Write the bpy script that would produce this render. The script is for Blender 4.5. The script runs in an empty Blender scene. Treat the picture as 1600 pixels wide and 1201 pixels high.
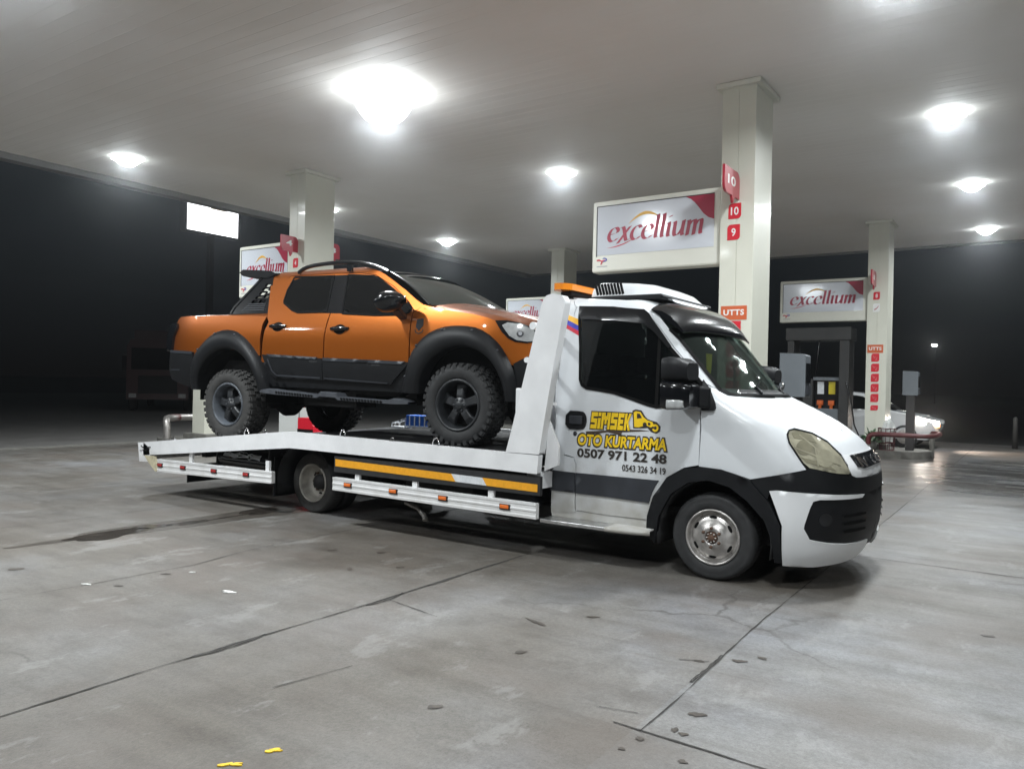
import bpy, bmesh, math, random
from mathutils import Vector, Matrix
from mathutils.geometry import delaunay_2d_cdt
random.seed(7)
R = math.radians
S = bpy.context.scene
COL = S.collection
# ---------------------------------------------------------------- camera, world, exposure
cd = bpy.data.cameras.new('camera'); cam = bpy.data.objects.new('camera', cd); COL.objects.link(cam)
cd.sensor_width = 36.0; cd.lens = 36.0*1214.04/1600.0; cd.clip_end = 600; cd.clip_start = 0.05
_y, _p, _r = -0.596673774, -0.00318596929, 0.0211282842
_f = Vector((math.sin(_y)*math.cos(_p), math.cos(_y)*math.cos(_p), math.sin(_p)))
_rt = Vector((math.cos(_y), -math.sin(_y), 0)); _up = _rt.cross(_f)
_r2 = _rt*math.cos(_r)+_up*math.sin(_r); _u2 = -_rt*math.sin(_r)+_up*math.cos(_r)
cam.matrix_world = Matrix(((_r2.x, _u2.x, -_f.x, 2.13781167), (_r2.y, _u2.y, -_f.y, -5.99735595), (_r2.z, _u2.z, -_f.z, 1.55289765), (0, 0, 0, 1)))
S.camera = cam
w = bpy.data.worlds.new('World'); S.world = w; w.use_nodes = True
_n, _l = w.node_tree.nodes, w.node_tree.links      # night sky: nearly black, a little paler higher up
_tc = _n.new('ShaderNodeTexCoord'); _sx = _n.new('ShaderNodeSeparateXYZ'); _rp = _n.new('ShaderNodeValToRGB')
_l.new(_tc.outputs['Generated'], _sx.inputs[0]); _l.new(_sx.outputs['Z'], _rp.inputs[0]); _l.new(_rp.outputs[0], _n['Background'].inputs[0])
_rp.color_ramp.elements[0].position = 0.0; _rp.color_ramp.elements[0].color = (.0022, .0021, .0022, 1)
_rp.color_ramp.elements[1].position = 0.22; _rp.color_ramp.elements[1].color = (.0085, .0110, .0130, 1)
_n['Background'].inputs[1].default_value = 1.0
S.view_settings.view_transform = 'Standard'; S.view_settings.look = 'None'
S.view_settings.exposure = 0.0; S.view_settings.gamma = 1.0
LAMP_W = 238.0
# ---------------------------------------------------------------- materials
def new_mat(name):
    m = bpy.data.materials.new(name); m.use_nodes = True
    return m, m.node_tree.nodes, m.node_tree.links, m.node_tree.nodes['Principled BSDF']
def mat(name, col, rough=.5, metal=0., coat=0., noise=0., scale=6., bump=0., bscale=60., spec=.5, dirt=None, rvar=0., trans=0., emit=None, estr=0., alpha=1.):
    m, N, L, B = new_mat(name)
    B.inputs['Base Color'].default_value = (*col, 1); B.inputs['Roughness'].default_value = rough
    B.inputs['Metallic'].default_value = metal; B.inputs['Coat Weight'].default_value = coat
    B.inputs['Coat Roughness'].default_value = .06
    B.inputs['Specular IOR Level'].default_value = spec; B.inputs['Alpha'].default_value = alpha
    if trans: B.inputs['Transmission Weight'].default_value = trans
    if emit: B.inputs['Emission Color'].default_value = (*emit, 1); B.inputs['Emission Strength'].default_value = estr
    tc = N.new('ShaderNodeTexCoord')
    colout = None
    if noise:
        n = N.new('ShaderNodeTexNoise'); n.inputs['Scale'].default_value = scale; n.inputs['Detail'].default_value = 6
        L.new(tc.outputs['Object'], n.inputs['Vector'])
        mr = N.new('ShaderNodeMapRange'); mr.inputs['From Min'].default_value = .3; mr.inputs['From Max'].default_value = .7
        mr.inputs['To Min'].default_value = 1-noise; mr.inputs['To Max'].default_value = 1+noise*.6
        L.new(n.outputs['Fac'], mr.inputs['Value'])
        mx = N.new('ShaderNodeMix'); mx.data_type = 'RGBA'; mx.blend_type = 'MULTIPLY'; mx.inputs[0].default_value = 1
        mx.inputs[6].default_value = (*col, 1); L.new(mr.outputs['Result'], mx.inputs[7]); colout = mx.outputs[2]
        if rvar:
            m2 = N.new('ShaderNodeMapRange'); m2.inputs['From Min'].default_value = .3; m2.inputs['From Max'].default_value = .7
            m2.inputs['To Min'].default_value = max(0, rough-rvar); m2.inputs['To Max'].default_value = rough+rvar
            L.new(n.outputs['Fac'], m2.inputs['Value']); L.new(m2.outputs['Result'], B.inputs['Roughness'])
    if dirt:   # (colour, z_low, z_high, strength): road grime that thins with height on the object
        dc, z0, z1, st = dirt
        g = N.new('ShaderNodeNewGeometry'); sp = N.new('ShaderNodeSeparateXYZ'); L.new(g.outputs['Position'], sp.inputs[0])
        n3 = N.new('ShaderNodeTexNoise'); n3.inputs['Scale'].default_value = 7; n3.inputs['Detail'].default_value = 8
        L.new(tc.outputs['Object'], n3.inputs['Vector'])
        ad = N.new('ShaderNodeMath'); ad.operation = 'MULTIPLY_ADD'; ad.inputs[1].default_value = (z1-z0)*1.2; L.new(n3.outputs['Fac'], ad.inputs[0])
        L.new(sp.outputs['Z'], ad.inputs[2])
        mr = N.new('ShaderNodeMapRange'); mr.inputs['From Min'].default_value = z0+(z1-z0)*.6; mr.inputs['From Max'].default_value = z1+(z1-z0)*.6
        mr.inputs['To Min'].default_value = st; mr.inputs['To Max'].default_value = 0; L.new(ad.outputs[0], mr.inputs['Value'])
        mx = N.new('ShaderNodeMix'); mx.data_type = 'RGBA'; L.new(mr.outputs['Result'], mx.inputs[0])
        if colout: L.new(colout, mx.inputs[6])
        else: mx.inputs[6].default_value = (*col, 1)
        mx.inputs[7].default_value = (*dc, 1); colout = mx.outputs[2]
    if colout: L.new(colout, B.inputs['Base Color'])
    if bump:
        n = N.new('ShaderNodeTexNoise'); n.inputs['Scale'].default_value = bscale; n.inputs['Detail'].default_value = 4
        L.new(tc.outputs['Object'], n.inputs['Vector'])
        b = N.new('ShaderNodeBump'); b.inputs['Strength'].default_value = bump; b.inputs['Distance'].default_value = .01
        L.new(n.outputs['Fac'], b.inputs['Height']); L.new(b.outputs['Normal'], B.inputs['Normal'])
    return m
M = {}
GRIME = (.27, .24, .18)
M['truck_white'] = mat('truck_white', (.62, .64, .66), .36, coat=.25, noise=.04, scale=3, dirt=(GRIME, .25, .85, .75))
M['clean_white'] = mat('clean_white', (.70, .71, .72), .38, coat=.2, noise=.03, scale=3)
M['deck_white'] = mat('deck_white', (.74, .745, .755), .42, noise=.08, scale=5, dirt=(GRIME, .2, .6, .45), bump=.05, bscale=25)
M['plastic_black'] = mat('plastic_black', (.0060, .0066, .0080), .52, spec=.28, noise=.25, scale=9, bump=.05, bscale=300)
M['plastic_grey'] = mat('plastic_grey', (.026, .029, .036), .5, noise=.25, scale=6)
M['gloss_black'] = mat('gloss_black', (.005, .0055, .007), .2, coat=.4, spec=.4)
M['seam'] = mat('seam', (.006, .006, .006), .8, spec=.1)
M['rubber'] = mat('rubber', (.021, .0215, .0225), .75, noise=.35, scale=12, bump=.2, bscale=80)
M['rubber_dusty'] = mat('rubber_dusty', (.04, .039, .038), .85, noise=.35, scale=10, bump=.15, bscale=60)
M['chassis'] = mat('chassis', (.016, .016, .017), .7, noise=.4, scale=10)
M['steel_rim'] = mat('steel_rim', (.50, .48, .46), .38, metal=.75, noise=.35, scale=14, rvar=.12)
M['dull_rim'] = mat('dull_rim', (.42, .40, .36), .6, metal=.2, noise=.45, scale=9)
M['rust'] = mat('rust', (.10, .055, .035), .8, noise=.4, scale=25)
M['black_rim'] = mat('black_rim', (.022, .024, .027), .42, noise=.3, scale=14)
M['dusty_rim'] = mat('dusty_rim', (.075, .085, .10), .55, noise=.45, scale=9)
M['chrome'] = mat('chrome', (.8, .8, .82), .12, metal=1)
M['alu'] = mat('alu', (.62, .62, .62), .35, metal=.9, noise=.2, scale=20, bump=.25, bscale=45)
M['glass_dark'] = mat('glass_dark', (.004, .0045, .005), .03, coat=.0, spec=.5)
M['lamp_orange'] = mat('lamp_orange', (.75, .16, .02), .25, coat=.5)
M['lamp_red'] = mat('lamp_red', (.35, .02, .02), .25, coat=.5)
M['amber'] = mat('amber', (.85, .26, .015), .25, coat=.6)
M['reflect_yellow'] = mat('reflect_yellow', (.80, .36, .02), .4, noise=.1, scale=30)
M['reflect_white'] = mat('reflect_white', (.66, .68, .70), .4, noise=.12, scale=30)
M['yellow_ink'] = mat('yellow_ink', (.85, .56, .012), .45)
M['dark_ink'] = mat('dark_ink', (.028, .022, .018), .5)
M['brown_ink'] = mat('brown_ink', (.06, .038, .024), .5)
M['flag_blue'] = mat('flag_blue', (.04, .05, .42), .4)
M['flag_red'] = mat('flag_red', (.55, .025, .05), .4)
M['flag_yellow'] = mat('flag_yellow', (.85, .45, .02), .4)
M['lens_clear'] = mat('lens_clear', (.40, .41, .41), .12, coat=1, noise=.2, scale=20)
M['reflector_dull'] = mat('reflector_dull', (.24, .225, .16), .18, metal=.3, coat=1, noise=.2, scale=9)
M['reflector_pale'] = mat('reflector_pale', (.40, .38, .28), .18, metal=.4, coat=1, noise=.2, scale=9)
M['lens_yellowed'] = mat('lens_yellowed', (.37, .35, .26), .22, metal=.25, coat=1, noise=.55, scale=7)
M['cream'] = mat('cream', (.66, .66, .57), .36, noise=.04, scale=2, coat=.2)
M['sign_white'] = mat('sign_white', (.70, .70, .62), .4, noise=.03, scale=2)
M['sign_face'] = mat('sign_face', (.60, .63, .68), .14, coat=.6)
M['sign_red'] = mat('sign_red', (.42, .022, .045), .3, coat=.3)
M['sign_crimson'] = mat('sign_crimson', (.36, .015, .05), .3)
M['utts_orange'] = mat('utts_orange', (.58, .115, .035), .4)
M['white_ink'] = mat('white_ink', (.8, .8, .78), .4)
M['gold'] = mat('gold', (.75, .42, .06), .3)
M['grey_ink'] = mat('grey_ink', (.35, .36, .38), .5)
M['step_grey'] = mat('step_grey', (.055, .06, .07), .5, noise=.3, scale=14)
M['box_grey'] = mat('box_grey', (.13, .145, .16), .45, noise=.1, scale=4)
M['pump_dark'] = mat('pump_dark', (.028, .028, .028), .45, noise=.2, scale=5)
M['kerb_dark'] = mat('kerb_dark', (.05, .048, .045), .8)
M['post_dark'] = mat('post_dark', (.022, .020, .021), .5)
M['kerb'] = mat('kerb', (.16, .155, .14), .85, noise=.35, scale=6, bump=.3, bscale=40)
M['red_paint'] = mat('red_paint', (.085, .012, .014), .4, noise=.25, scale=10)
M['red_bright'] = mat('red_bright', (.62, .012, .03), .35)
M['blue_plastic'] = mat('blue_plastic', (.012, .10, .45), .4, noise=.2, scale=10)
M['pipe_steel'] = mat('pipe_steel', (.40, .38, .36), .4, metal=.7, noise=.2, scale=12)
M['car_white'] = mat('car_white', (.62, .63, .64), .25, coat=.8)
M['maroon'] = mat('maroon', (.045, .012, .014), .35, coat=.5)
M['green_leaf'] = mat('green_leaf', (.05, .13, .055), .6)
M['bag_white'] = mat('bag_white', (.62, .64, .62), .5)
M['dark_metal'] = mat('dark_metal', (.02, .022, .025), .5)
M['yellow_panel'] = mat('yellow_panel', (.55, .45, .015), .4)
M['nozzle_orange'] = mat('nozzle_orange', (.55, .11, .02), .4)
M['dash'] = mat('dash', (.16, .17, .17), .7)
M['seat_grey'] = mat('seat_grey', (.06, .062, .065), .9)
def emission(name, col, s):
    m, N, L, B = new_mat(name); B.inputs['Base Color'].default_value = (*col, 1)
    B.inputs['Emission Color'].default_value = (*col, 1); B.inputs['Emission Strength'].default_value = s
    return m
M['led'] = emission('led', (.90, .97, 1), 25)
M['led_glare'] = emission('led_glare', (.90, .96, 1), 20)
M['lit_panel'] = emission('lit_panel', (.97, .98, 1), 3.0)
M['headlamp_on'] = emission('headlamp_on', (1, .90, .80), 60)
M['headlamp_amber'] = emission('headlamp_amber', (1, .40, .12), 9)
M['street_led'] = emission('street_led', (.98, .97, .92), 30)
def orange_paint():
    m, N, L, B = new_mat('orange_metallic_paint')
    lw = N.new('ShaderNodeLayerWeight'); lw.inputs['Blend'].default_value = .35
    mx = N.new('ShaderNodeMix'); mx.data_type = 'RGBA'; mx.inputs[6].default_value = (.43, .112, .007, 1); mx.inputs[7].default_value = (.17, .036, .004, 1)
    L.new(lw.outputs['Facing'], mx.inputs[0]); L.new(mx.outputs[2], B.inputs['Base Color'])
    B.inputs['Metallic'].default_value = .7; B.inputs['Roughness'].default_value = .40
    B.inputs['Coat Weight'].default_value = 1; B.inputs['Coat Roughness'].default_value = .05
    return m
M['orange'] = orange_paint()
def windscreen(name, tint, a):
    m, N, L, B = new_mat(name)
    B.inputs['Base Color'].default_value = (*tint, 1); B.inputs['Roughness'].default_value = .04; B.inputs['Coat Weight'].default_value = 0
    t = N.new('ShaderNodeBsdfTransparent'); t.inputs[0].default_value = (.75, .82, .78, 1)
    ms = N.new('ShaderNodeMixShader'); ms.inputs[0].default_value = a
    L.new(t.outputs[0], ms.inputs[1]); L.new(B.outputs[0], ms.inputs[2]); L.new(ms.outputs[0], N['Material Output'].inputs[0])
    return m
M['cab_glass'] = windscreen('cab_glass', (.004, .0045, .005), .62)
M['windscreen'] = windscreen('windscreen', (.03, .037, .034), .26)
def concrete():
    m, N, L, B = new_mat('concrete')
    g = N.new('ShaderNodeNewGeometry'); pos = g.outputs['Position']
    def noise(scale, det, rough=.55, sc=(1, 1, 1)):
        mp = N.new('ShaderNodeMapping'); mp.inputs['Scale'].default_value = sc; L.new(pos, mp.inputs['Vector'])
        n = N.new('ShaderNodeTexNoise'); n.inputs['Scale'].default_value = scale; n.inputs['Detail'].default_value = det; n.inputs['Roughness'].default_value = rough
        L.new(mp.outputs[0], n.inputs['Vector']); return n.outputs['Fac']
    def ramp(v, pts):
        r = N.new('ShaderNodeValToRGB'); e = r.color_ramp.elements
        e[0].position, e[0].color = pts[0][0], (*pts[0][1], 1); e[1].position, e[1].color = pts[-1][0], (*pts[-1][1], 1)
        for p, c in pts[1:-1]:
            x = e.new(p); x.color = (*c, 1)
        L.new(v, r.inputs[0]); return r.outputs[0]
    def mix(a, b, f, mode='MIX'):
        x = N.new('ShaderNodeMix'); x.data_type = 'RGBA'; x.blend_type = mode
        for s, v in ((0, f), (6, a), (7, b)):
            if hasattr(v, 'links'): L.new(v, x.inputs[s])
            else: x.inputs[s].default_value = v
        return x.outputs[2]
    base = ramp(noise(.55, 5), [(.34, (.134, .126, .115)), (.5, (.163, .161, .157)), (.66, (.190, .196, .208))])
    base = mix(base, ramp(noise(.22, 4, .6), [(.36, (.70, .655, .60)), (.5, (.92, .905, .88)), (.64, (1.10, 1.11, 1.14))]), 1., 'MULTIPLY')
    # each slab its own tone
    sp = N.new('ShaderNodeSeparateXYZ'); L.new(pos, sp.inputs[0])
    def fl(o, off, size):
        a = N.new('ShaderNodeMath'); a.operation = 'ADD'; a.inputs[1].default_value = off; L.new(o, a.inputs[0])
        d = N.new('ShaderNodeMath'); d.operation = 'DIVIDE'; d.inputs[1].default_value = size; L.new(a.outputs[0], d.inputs[0])
        f = N.new('ShaderNodeMath'); f.operation = 'FLOOR'; L.new(d.outputs[0], f.inputs[0]); return f.outputs[0]
    cb = N.new('ShaderNodeCombineXYZ'); L.new(fl(sp.outputs['X'], 1.66, 2.3), cb.inputs[0]); L.new(fl(sp.outputs['Y'], 2.79, 4.6), cb.inputs[1])
    wn = N.new('ShaderNodeTexWhiteNoise'); L.new(cb.outputs[0], wn.inputs['Vector'])
    base = mix(base, ramp(wn.outputs['Value'], [(0, (.90, .885, .865)), (1, (1.06, 1.06, 1.065))]), 1., 'MULTIPLY')
    st = N.new('ShaderNodeMath'); st.operation = 'GREATER_THAN'; st.inputs[1].default_value = .655; L.new(sp.outputs['X'], st.inputs[0])   # newer, paler slabs east of this joint
    base = mix(base, mix((.93, .905, .87, 1), (1.09, 1.10, 1.11, 1), st.outputs[0]), 1., 'MULTIPLY')
    base = mix(base, ramp(noise(3.2, 8, .65), [(.33, (.72, .70, .68)), (.52, (1, 1, 1)), (.72, (1.12, 1.12, 1.12))]), .85, 'MULTIPLY')
    # broom/tyre streaks along the driving direction
    base = mix(base, ramp(noise(1.6, 6, .6, (.35, 3.2, 1)), [(.36, (.78, .76, .75)), (.55, (1, 1, 1))]), .7, 'MULTIPLY')
    base = mix(base, ramp(noise(38, 4, .7), [(.36, (.80, .80, .80)), (.55, (1, 1, 1)), (.74, (1.10, 1.10, 1.10))]), .9, 'MULTIPLY')
    # brownish oil film
    film = ramp(noise(.8, 4, .5, (1, 1.6, 1)), [(.50, (0, 0, 0)), (.66, (1, 1, 1))])
    base = mix(base, (.105, .088, .075, 1), mix((0, 0, 0, 1), film, .6))
    # small dark drips
    vor = N.new('ShaderNodeTexVoronoi'); vor.inputs['Scale'].default_value = 1.9; L.new(pos, vor.inputs['Vector'])
    drip = ramp(vor.outputs['Distance'], [(.0, (1, 1, 1)), (.05, (.75, .75, .75)), (.085, (0, 0, 0))])
    base = mix(base, (.075, .066, .058, 1), mix((0, 0, 0, 1), drip, .3))
    vc = N.new('ShaderNodeTexVoronoi'); vc.feature = 'DISTANCE_TO_EDGE'; vc.inputs['Scale'].default_value = .42
    wp = N.new('ShaderNodeVectorMath'); wp.operation = 'MULTIPLY_ADD'; wp.inputs[1].default_value = (.5, .5, .5)
    nc = N.new('ShaderNodeTexNoise'); nc.inputs['Scale'].default_value = 2.2; nc.inputs['Detail'].default_value = 7; L.new(pos, nc.inputs['Vector'])
    L.new(nc.outputs['Color'], wp.inputs[0]); L.new(pos, wp.inputs[2]); L.new(wp.outputs[0], vc.inputs['Vector'])
    hair = ramp(vc.outputs['Distance'], [(0, (1, 1, 1)), (.0035, (.6, .6, .6)), (.007, (0, 0, 0))])
    hm = ramp(noise(.5, 3), [(.5, (0, 0, 0)), (.6, (1, 1, 1))])
    base = mix(base, (.05, .045, .04, 1), mix((0, 0, 0, 1), mix(hair, hm, 1., 'MULTIPLY'), .75))
    grit = ramp(noise(130, 3, .8), [(.33, (.70, .69, .68)), (.5, (1, 1, 1)), (.70, (1.2, 1.2, 1.2))])
    base = mix(base, grit, .8, 'MULTIPLY')
    scuff = ramp(noise(2.4, 9, .72, (1, .5, 1)), [(.57, (0, 0, 0)), (.61, (1, 1, 1))])
    base = mix(base, (.26, .258, .25, 1), mix((0, 0, 0, 1), scuff, .30))
    pit = ramp(noise(16, 8, .75), [(.30, (1, 1, 1)), (.36, (0, 0, 0))])
    base = mix(base, (.07, .063, .056, 1), mix((0, 0, 0, 1), pit, .5))
    drag = ramp(noise(3.0, 8, .7, (.12, 2.4, 1)), [(.60, (0, 0, 0)), (.66, (1, 1, 1))])
    base = mix(base, (.085, .078, .07, 1), mix((0, 0, 0, 1), drag, .35))
    L.new(base, B.inputs['Base Color'])
    rr = ramp(noise(1.3, 6, .6, (.5, 1.6, 1)), [(.3, (.42,)*3), (.7, (.68,)*3)])
    def tri(o, c, wd):
        a = N.new('ShaderNodeMath'); a.operation = 'SUBTRACT'; a.inputs[1].default_value = c; L.new(o, a.inputs[0])
        b = N.new('ShaderNodeMath'); b.operation = 'ABSOLUTE'; L.new(a.outputs[0], b.inputs[0])
        m_ = N.new('ShaderNodeMapRange'); m_.interpolation_type = 'SMOOTHSTEP'; m_.inputs['From Min'].default_value = 0; m_.inputs['From Max'].default_value = wd; m_.inputs['To Min'].default_value = 1; m_.inputs['To Max'].default_value = 0
        L.new(b.outputs[0], m_.inputs['Value']); return m_.outputs['Result']
    def mul(a, b):
        x = N.new('ShaderNodeMath'); x.operation = 'MULTIPLY'; L.new(a, x.inputs[0])
        if hasattr(b, 'links'): L.new(b, x.inputs[1])
        else: x.inputs[1].default_value = b
        return x.outputs[0]
    wet = mul(tri(sp.outputs['X'], 1.6, 4.0), tri(sp.outputs['Y'], 11.0, 10.0))
    wn2 = N.new('ShaderNodeMapRange'); wn2.inputs['From Min'].default_value = .42; wn2.inputs['From Max'].default_value = .58; L.new(noise(1.1, 5, .6, (.4, 1.6, 1)), wn2.inputs['Value'])
    wn3 = N.new('ShaderNodeMath'); wn3.operation = 'MULTIPLY_ADD'; wn3.inputs[1].default_value = .35; wn3.inputs[2].default_value = .65; L.new(wn2.outputs['Result'], wn3.inputs[0])
    L.new(mix(rr, (.17, .17, .17, 1), mul(wet, wn3.outputs[0])), B.inputs['Roughness'])
    L.new(mix(base, mix(base, (.40, .41, .42, 1), 1., 'MULTIPLY'), mul(wet, wn3.outputs[0])), B.inputs['Base Color'])   # wet concrete is darker
    bp = N.new('ShaderNodeBump'); bp.inputs['Strength'].default_value = .45; bp.inputs['Distance'].default_value = .006
    L.new(noise(55, 5, .7), bp.inputs['Height']); L.new(bp.outputs[0], B.inputs['Normal'])
    return m
M['concrete'] = concrete()
def soffit_mat():
    m, N, L, B = new_mat('soffit_planks')
    g = N.new('ShaderNodeNewGeometry'); sp = N.new('ShaderNodeSeparateXYZ'); L.new(g.outputs['Position'], sp.inputs[0])
    n = N.new('ShaderNodeTexNoise'); n.inputs['Scale'].default_value = .5; n.inputs['Detail'].default_value = 5; L.new(g.outputs['Position'], n.inputs['Vector'])
    r = N.new('ShaderNodeValToRGB'); e = r.color_ramp.elements; e[0].position = .3; e[0].color = (.78, .75, .70, 1); e[1].position = .7; e[1].color = (.85, .83, .80, 1)
    L.new(n.outputs['Fac'], r.inputs[0])
    L.new(r.outputs[0], B.inputs['Base Color'])
    B.inputs['Roughness'].default_value = .62; B.inputs['Specular IOR Level'].default_value = .3
    return m
M['soffit'] = soffit_mat()
M['fascia'] = mat('fascia', (.20, .20, .20), .5, noise=.1, scale=2)
M['crack'] = mat('crack', (.042, .039, .036), .95, noise=.4, scale=30)
M['stain'] = mat('stain', (.062, .051, .042), .55, noise=.4, scale=14)
M['puddle'] = mat('puddle', (.045, .038, .032), .16, noise=.5, scale=6, spec=.6)
M['wet'] = mat('wet', (.10, .095, .09), .17, noise=.3, scale=5, bump=.12, bscale=14)
M['damp'] = mat('damp', (.085, .075, .065), .28, noise=.3, scale=5)
M['paint_yellow'] = mat('paint_yellow', (.75, .50, .02), .6, noise=.3, scale=40)
M['paint_white'] = mat('paint_white', (.62, .62, .60), .7, noise=.25, scale=40)
M['road_worn'] = mat('road_worn', (.13, .125, .118), .8, noise=.2, scale=1.5, bump=.2, bscale=30)
M['asphalt'] = mat('asphalt', (.03, .0295, .029), .8, noise=.3, scale=3)
# ---------------------------------------------------------------- geometry helpers
def tag(o, label=None, cat=None, group=None, kind=None):
    for k, v in (('label', label), ('category', cat), ('group', group), ('kind', kind)):
        if v: o[k] = v
    return o
def thing(name, label, cat, loc=(0, 0, 0), rz=0, group=None):
    o = bpy.data.objects.new(name, None); COL.objects.link(o); o.location = loc; o.rotation_euler = (0, 0, rz)
    o.empty_display_size = .2
    return tag(o, label, cat, group)
class MB:
    def __init__(s): s.v = []; s.f = []; s.sm = []
    def add(s, V, F, smooth=False):
        b = len(s.v); s.v += [tuple(v) for v in V]; s.f += [tuple(b+i for i in f) for f in F]; s.sm += [smooth]*len(F); return s
    def box(s, c, d, rot=None):
        V = [Vector((x*d[0]/2, y*d[1]/2, z*d[2]/2)) for x in (-1, 1) for y in (-1, 1) for z in (-1, 1)]
        if rot: V = [rot @ v for v in V]
        V = [v+Vector(c) for v in V]
        return s.add(V, [(0, 1, 3, 2), (4, 6, 7, 5), (0, 4, 5, 1), (2, 3, 7, 6), (0, 2, 6, 4), (1, 5, 7, 3)])
    def lohi(s, a, b): return s.box([(x+y)/2 for x, y in zip(a, b)], [abs(y-x) for x, y in zip(a, b)])
    def bar(s, p, q, wd, h=None, up=(0, 0, 1)):
        p, q = Vector(p), Vector(q); d = q-p; x = d.normalized(); u = Vector(up)
        if abs(x.dot(u)) > .98: u = Vector((1, 0, 0))
        y = u.cross(x).normalized(); z = x.cross(y)
        return s.box((p+q)/2, (d.length, wd, h or wd), Matrix((x, y, z)).transposed())
    def tube(s, path, r, n=10, closed=False, cap=True):
        P = [Vector(p) for p in path]; m = len(P); rings = []
        rr = r if isinstance(r, (list, tuple)) else [r]*m
        t0 = (P[1]-P[0]).normalized(); a = Vector((0, 0, 1)) if abs(t0.z) < .9 else Vector((1, 0, 0)); nrm = (a-t0*a.dot(t0)).normalized()
        for i in range(m):
            t = ((P[(i+1) % m]-P[i-1]) if closed else (P[min(i+1, m-1)]-P[max(i-1, 0)])).normalized()
            nrm = (nrm-t*nrm.dot(t)).normalized(); bn = t.cross(nrm)
            rings.append([P[i]+(nrm*math.cos(2*math.pi*k/n)+bn*math.sin(2*math.pi*k/n))*rr[i] for k in range(n)])
        V = [v for rg in rings for v in rg]; F = []
        for i in range(m if closed else m-1):
            j = (i+1) % m
            for k in range(n): F.append((i*n+k, i*n+(k+1) % n, j*n+(k+1) % n, j*n+k))
        s.add(V, F, True)
        if cap and not closed: s.add(rings[0], [tuple(range(n))[::-1]]); s.add(rings[-1], [tuple(range(n))])
        return s
    def lathe(s, prof, n=48, c=(0, 0, 0), axis='y', cap=False):   # prof: (radius, offset along axis)
        V = []
        for r, o in prof:
            for k in range(n):
                a = 2*math.pi*k/n; x, z = r*math.cos(a), r*math.sin(a)
                V.append({'y': (c[0]+x, c[1]+o, c[2]+z), 'x': (c[0]+o, c[1]+x, c[2]+z), 'z': (c[0]+x, c[1]+z, c[2]+o)}[axis])
        F = [(i*n+k, i*n+(k+1) % n, (i+1)*n+(k+1) % n, (i+1)*n+k) for i in range(len(prof)-1) for k in range(n)]
        s.add(V, F, True)
        if cap:
            s.add(V[:n], [tuple(range(n))]); s.add(V[-n:], [tuple(range(n))])
        return s
    def prism(s, poly, fn, a, b, smooth=False):   # poly in 2D, fn(u,v,d)->3D, between depths a and b
        n = len(poly); V = [fn(u, v, a) for u, v in poly]+[fn(u, v, b) for u, v in poly]
        s.add(V, [tuple(range(n)), tuple(range(2*n-1, n-1, -1))])
        return s.add(V, [(i, (i+1) % n, n+(i+1) % n, n+i) for i in range(n)], smooth)
    def loft(s, rows, smooth=True, closed=False):
        n = len(rows[0]); V = [v for r in rows for v in r]
        F = [(i*n+k, i*n+(k+1) % n, (i+1)*n+(k+1) % n, (i+1)*n+k) for i in range(len(rows)-1) for k in range(n if closed else n-1)]
        return s.add(V, F, smooth)
    def build(s, name, m, parent=None, bevel=0, loc=None, solid=0, recalc=True):
        me = bpy.data.meshes.new(name); me.from_pydata(s.v, [], s.f); me.polygons.foreach_set('use_smooth', s.sm)
        if recalc:
            bm = bmesh.new(); bm.from_mesh(me); bmesh.ops.recalc_face_normals(bm, faces=bm.faces); bm.to_mesh(me); bm.free()
        me.materials.append(M[m] if isinstance(m, str) else m); me.update()
        o = bpy.data.objects.new(name, me); COL.objects.link(o)
        if parent: o.parent = parent
        if loc: o.location = loc
        if bevel:
            b = o.modifiers.new('bevel', 'BEVEL'); b.width = bevel; b.segments = 2; b.limit_method = 'ANGLE'; b.angle_limit = R(40); b.harden_normals = False
        if solid:
            b = o.modifiers.new('solid', 'SOLIDIFY'); b.thickness = solid; b.offset = -1
        return o
def inside(p, poly):
    x, y = p; c = False; n = len(poly)
    for i in range(n):
        (x1, y1), (x2, y2) = poly[i], poly[i-1]
        if (y1 > y) != (y2 > y) and x < (x2-x1)*(y-y1)/(y2-y1)+x1: c = not c
    return c
def area(p): return sum(p[i-1][0]*p[i][1]-p[i][0]*p[i-1][1] for i in range(len(p)))/2
def resample(poly, step, inset=0):
    if area(poly) < 0: poly = poly[::-1]
    out = []
    for i in range(len(poly)):
        a, b = poly[i], poly[(i+1) % len(poly)]; d = math.dist(a, b); k = max(1, round(d/step))
        out += [(a[0]+(b[0]-a[0])*j/k, a[1]+(b[1]-a[1])*j/k) for j in range(k)]
    if inset:
        n = len(out); r = []
        for i in range(n):
            a, b, c = out[i-1], out[i], out[(i+1) % n]
            tx, ty = c[0]-a[0], c[1]-a[1]; l = math.hypot(tx, ty) or 1
            r.append((b[0]-ty/l*inset, b[1]+tx/l*inset))
        out = r
    return out
def smooth_poly(poly, it=1):
    for _ in range(it):
        q = []
        for i in range(len(poly)):
            a, b = poly[i], poly[(i+1) % len(poly)]
            q += [(a[0]*.75+b[0]*.25, a[1]*.75+b[1]*.25), (a[0]*.25+b[0]*.75, a[1]*.25+b[1]*.75)]
        poly = q
    return poly
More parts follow.
